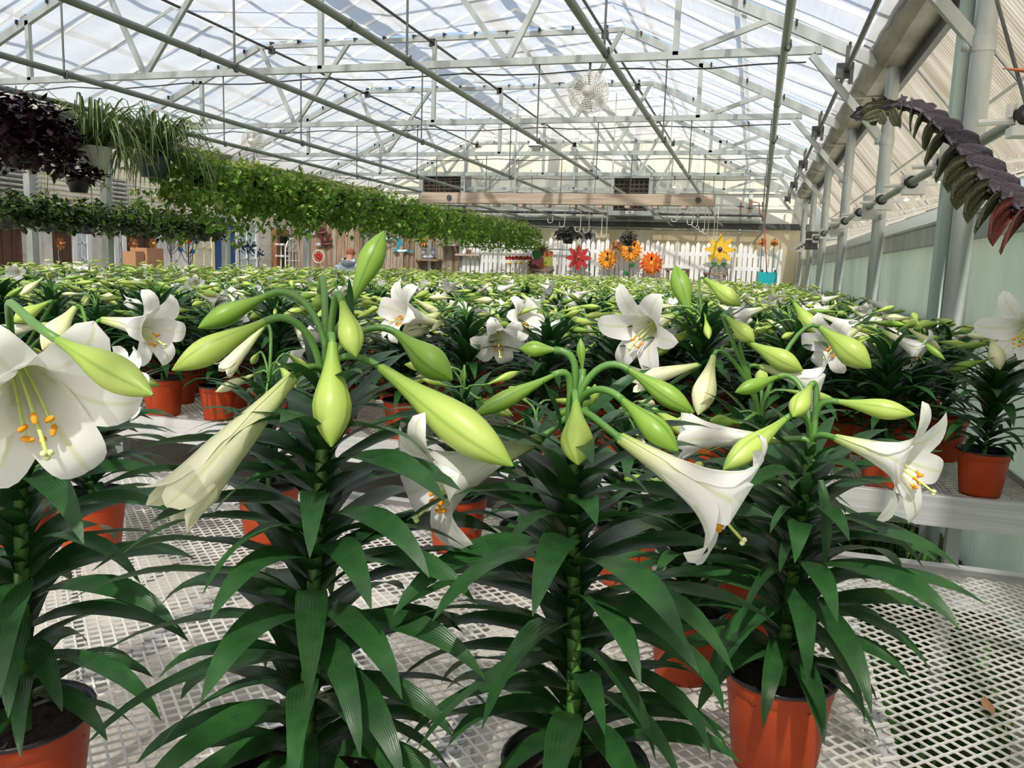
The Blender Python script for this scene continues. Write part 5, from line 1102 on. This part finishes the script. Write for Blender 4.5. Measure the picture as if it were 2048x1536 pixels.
me = bpy.data.meshes.new('person'); bm.to_mesh(me); bm.free(); pe = bpy.data.objects.new('person', me); COL.objects.link(pe); pe.location = (hx, hy, 0); pe.rotation_euler = (0, 0, .35)
md = pe.modifiers.new('skin', 'SKIN')
for sv, v in zip(me.skin_vertices[0].data, J.values()): sv.radius = (v[3]*k, v[4]*k)
me.skin_vertices[0].data[0].use_root = True; pe.modifiers.new('sub', 'SUBSURF').render_levels = 2; pe.modifiers['sub'].levels = 1
m, nt, out = new_mat('clothed figure'); b = N(nt, 'ShaderNodeBsdfPrincipled'); b.inputs['Roughness'].default_value = .85; tc = N(nt, 'ShaderNodeTexCoord'); sp = N(nt, 'ShaderNodeSeparateXYZ'); nt.links.new(tc.outputs['Object'], sp.inputs[0])
mr = N(nt, 'ShaderNodeMapRange'); mr.inputs[2].default_value = 2.0; nt.links.new(sp.outputs[2], mr.inputs[0]); r = ramp(nt, mr.outputs[0], [(0, (.03, .04, .07)), (.90*k/2, (.36, .42, .51)), (1.50*k/2, (.45, .24, .16))])
[n for n in nt.nodes if n.type == 'VALTORGB'][0].color_ramp.interpolation = 'CONSTANT'; nt.links.new(r, b.inputs['Base Color']); nt.links.new(b.outputs[0], out.inputs[0]); me.materials.append(m)
tag(pe, 'person in a pale blue grey hoodie and rust cap standing before the plank fence', 'person')
t = T(); t.lathe([(.080*k, -.03*k), (.082*k, .02*k), (.072*k, .055*k), (.03*k, .08*k), (.001, .085*k)], 16, 0, np.array(TR((.02*k, .12*k, 1.65*k)))); t.grid(lambda u, v: ((.02+(u-.5)*.16)*k, (.21+.09*v*(1-(u*2-1)**2*.5))*k, (1.65-.01*v)*k), 4, 2); t.build('cap', M['cap'], pe, True)
t = T(); t.lathe([(.04*k, .0), (.10*k, .01*k), (.13*k, .05*k), (.12*k, .10*k), (.09*k, .11*k)], 16, 0, np.array(TR((0, .01*k, 1.44*k))@RX(.3))); t.build('hood', M['hoodie'], pe, True)

# ------------------------------------------------------------------ metal fern frond at upper right
path = [((1712, 240), 1.80), ((1752, 217), 1.76), ((1800, 210), 1.72), ((1840, 222), 1.68), ((1880, 258), 1.64), ((1925, 312), 1.58), ((1965, 362), 1.52), ((2010, 402), 1.46), ((2060, 432), 1.40), ((2130, 460), 1.34), ((2210, 478), 1.30)]
C = [Vector(dep(*p, d)) for p, d in path]; O = C[5].copy()
g = thing('metal_frond', 'dark metal fern frond ornament with red tipped leaflets hanging at upper right', 'ornament', O)
t = T(); t.tube([c-O for c in C], [.003]+[.006]*10, 6); t.build('midrib', M['fr_dark'], g, True)
def on_path(s): f = s*(len(C)-1); i = min(len(C)-2, int(f)); return C[i].lerp(C[i+1], f-i)-O, (C[i+1]-C[i]).normalized()
def leaflet(L, w, ridge=True):
    t = T()
    def fn(u, v):
        s = u*2-1; ww = w*(math.sin(math.pi*min(1, .1+.72*v))**.6)*(1-.0*v)*(1 if v < .85 else max(.1, 1-((v-.85)/.15)**2))
        return (L*v, s*ww, .10*w*math.cos(s*9.4)-.25*L*v*v)
    t.grid(fn, 8, 6); return t
LU = [leaflet(1, .30).mesh('leaflet', M[m]) for m in ('fr_dark', 'fr_red', 'fr_olive')]
vw = Vector(FW); fr = random.Random(77); nL = 19
for i in range(nL):
    s = .06+.93*i/(nL-1); p, d = on_path(s); dn = Vector((0, 0, -1)); side = d.cross(vw).normalized()
    if side.z > 0: side = -side
    L = lerp(.020, .105, min(1, s*1.9))*fr.uniform(.92, 1.08)
    obj('leaflet', LU[2] if i not in (13, 14) else LU[1], g, frame(p, side*1.0+dn*.25+d*.35-vw*.12, fr.uniform(-.2, .2)+1.2)@SCL(L))
    obj('leaflet', LU[0], g, frame(p+Vector((0, 0, .003)), -side*.55+vw*.25-d*.15+Vector((0, 0, .0)), 1.0+fr.uniform(-.2, .2))@SCL(L*.8))
    obj('leaflet', LU[1] if i % 3 != 1 else LU[0], g, frame(p+vw*.02, -side*.8+vw*.5+d*.2, .9+fr.uniform(-.3, .3))@SCL(L*.85))
    obj('leaflet', LU[0], g, frame(p-vw*.004, -side*.45-vw*.15+d*.5, 1.1+fr.uniform(-.3, .3))@SCL(L*.7))
for i, (q, w_) in enumerate(((.0, .16), (.35, .2), (-.35, .2))):
    dt = (C[0]-C[2]).normalized(); obj('leaflet', LU[2 if i else 0], g, frame(C[2]-O, dt+Vector((0, 0, q*.35+.10)), 1.3)@SCL(.105 if i == 0 else .08, .05, .06))
a = Vector(dep(1982, -40, 1.5)); b = Vector(dep(2075, 290, 1.44)); b2 = Vector(dep(2110, 452, 1.36)); t = T(); t.tube([a+Vector((0, 0, 1.2))-O, a-O, b-O, b2-O], .0035, 6); t.build('hanging_rod', M['dark'], g, True)
t = T(); p = Vector(dep(2004, 137, 1.46)); q = Vector(dep(2090, 146, 1.45)); t.tube([p-O, p.lerp(q, .5)-O, q-O], [.0008, .004, .006], 5); t.build('spike', M['copper'], g, True)

# a curled dead leaf on the mesh of the front bench
c = at(1975, 1418, 2, BZ+.008); t = T(); t.grid(lambda u, v: ((u-.5)*.018*math.sin(math.pi*(.1+.85*v)), (v-.5)*.055, .012*abs(u-.5)+.012*(v-.5)**2), 3, 6); o = one('dead_leaf', t, M['card'], 'small curled brown dead leaf lying on the front bench mesh', 'leaf', None, True); o.location = c
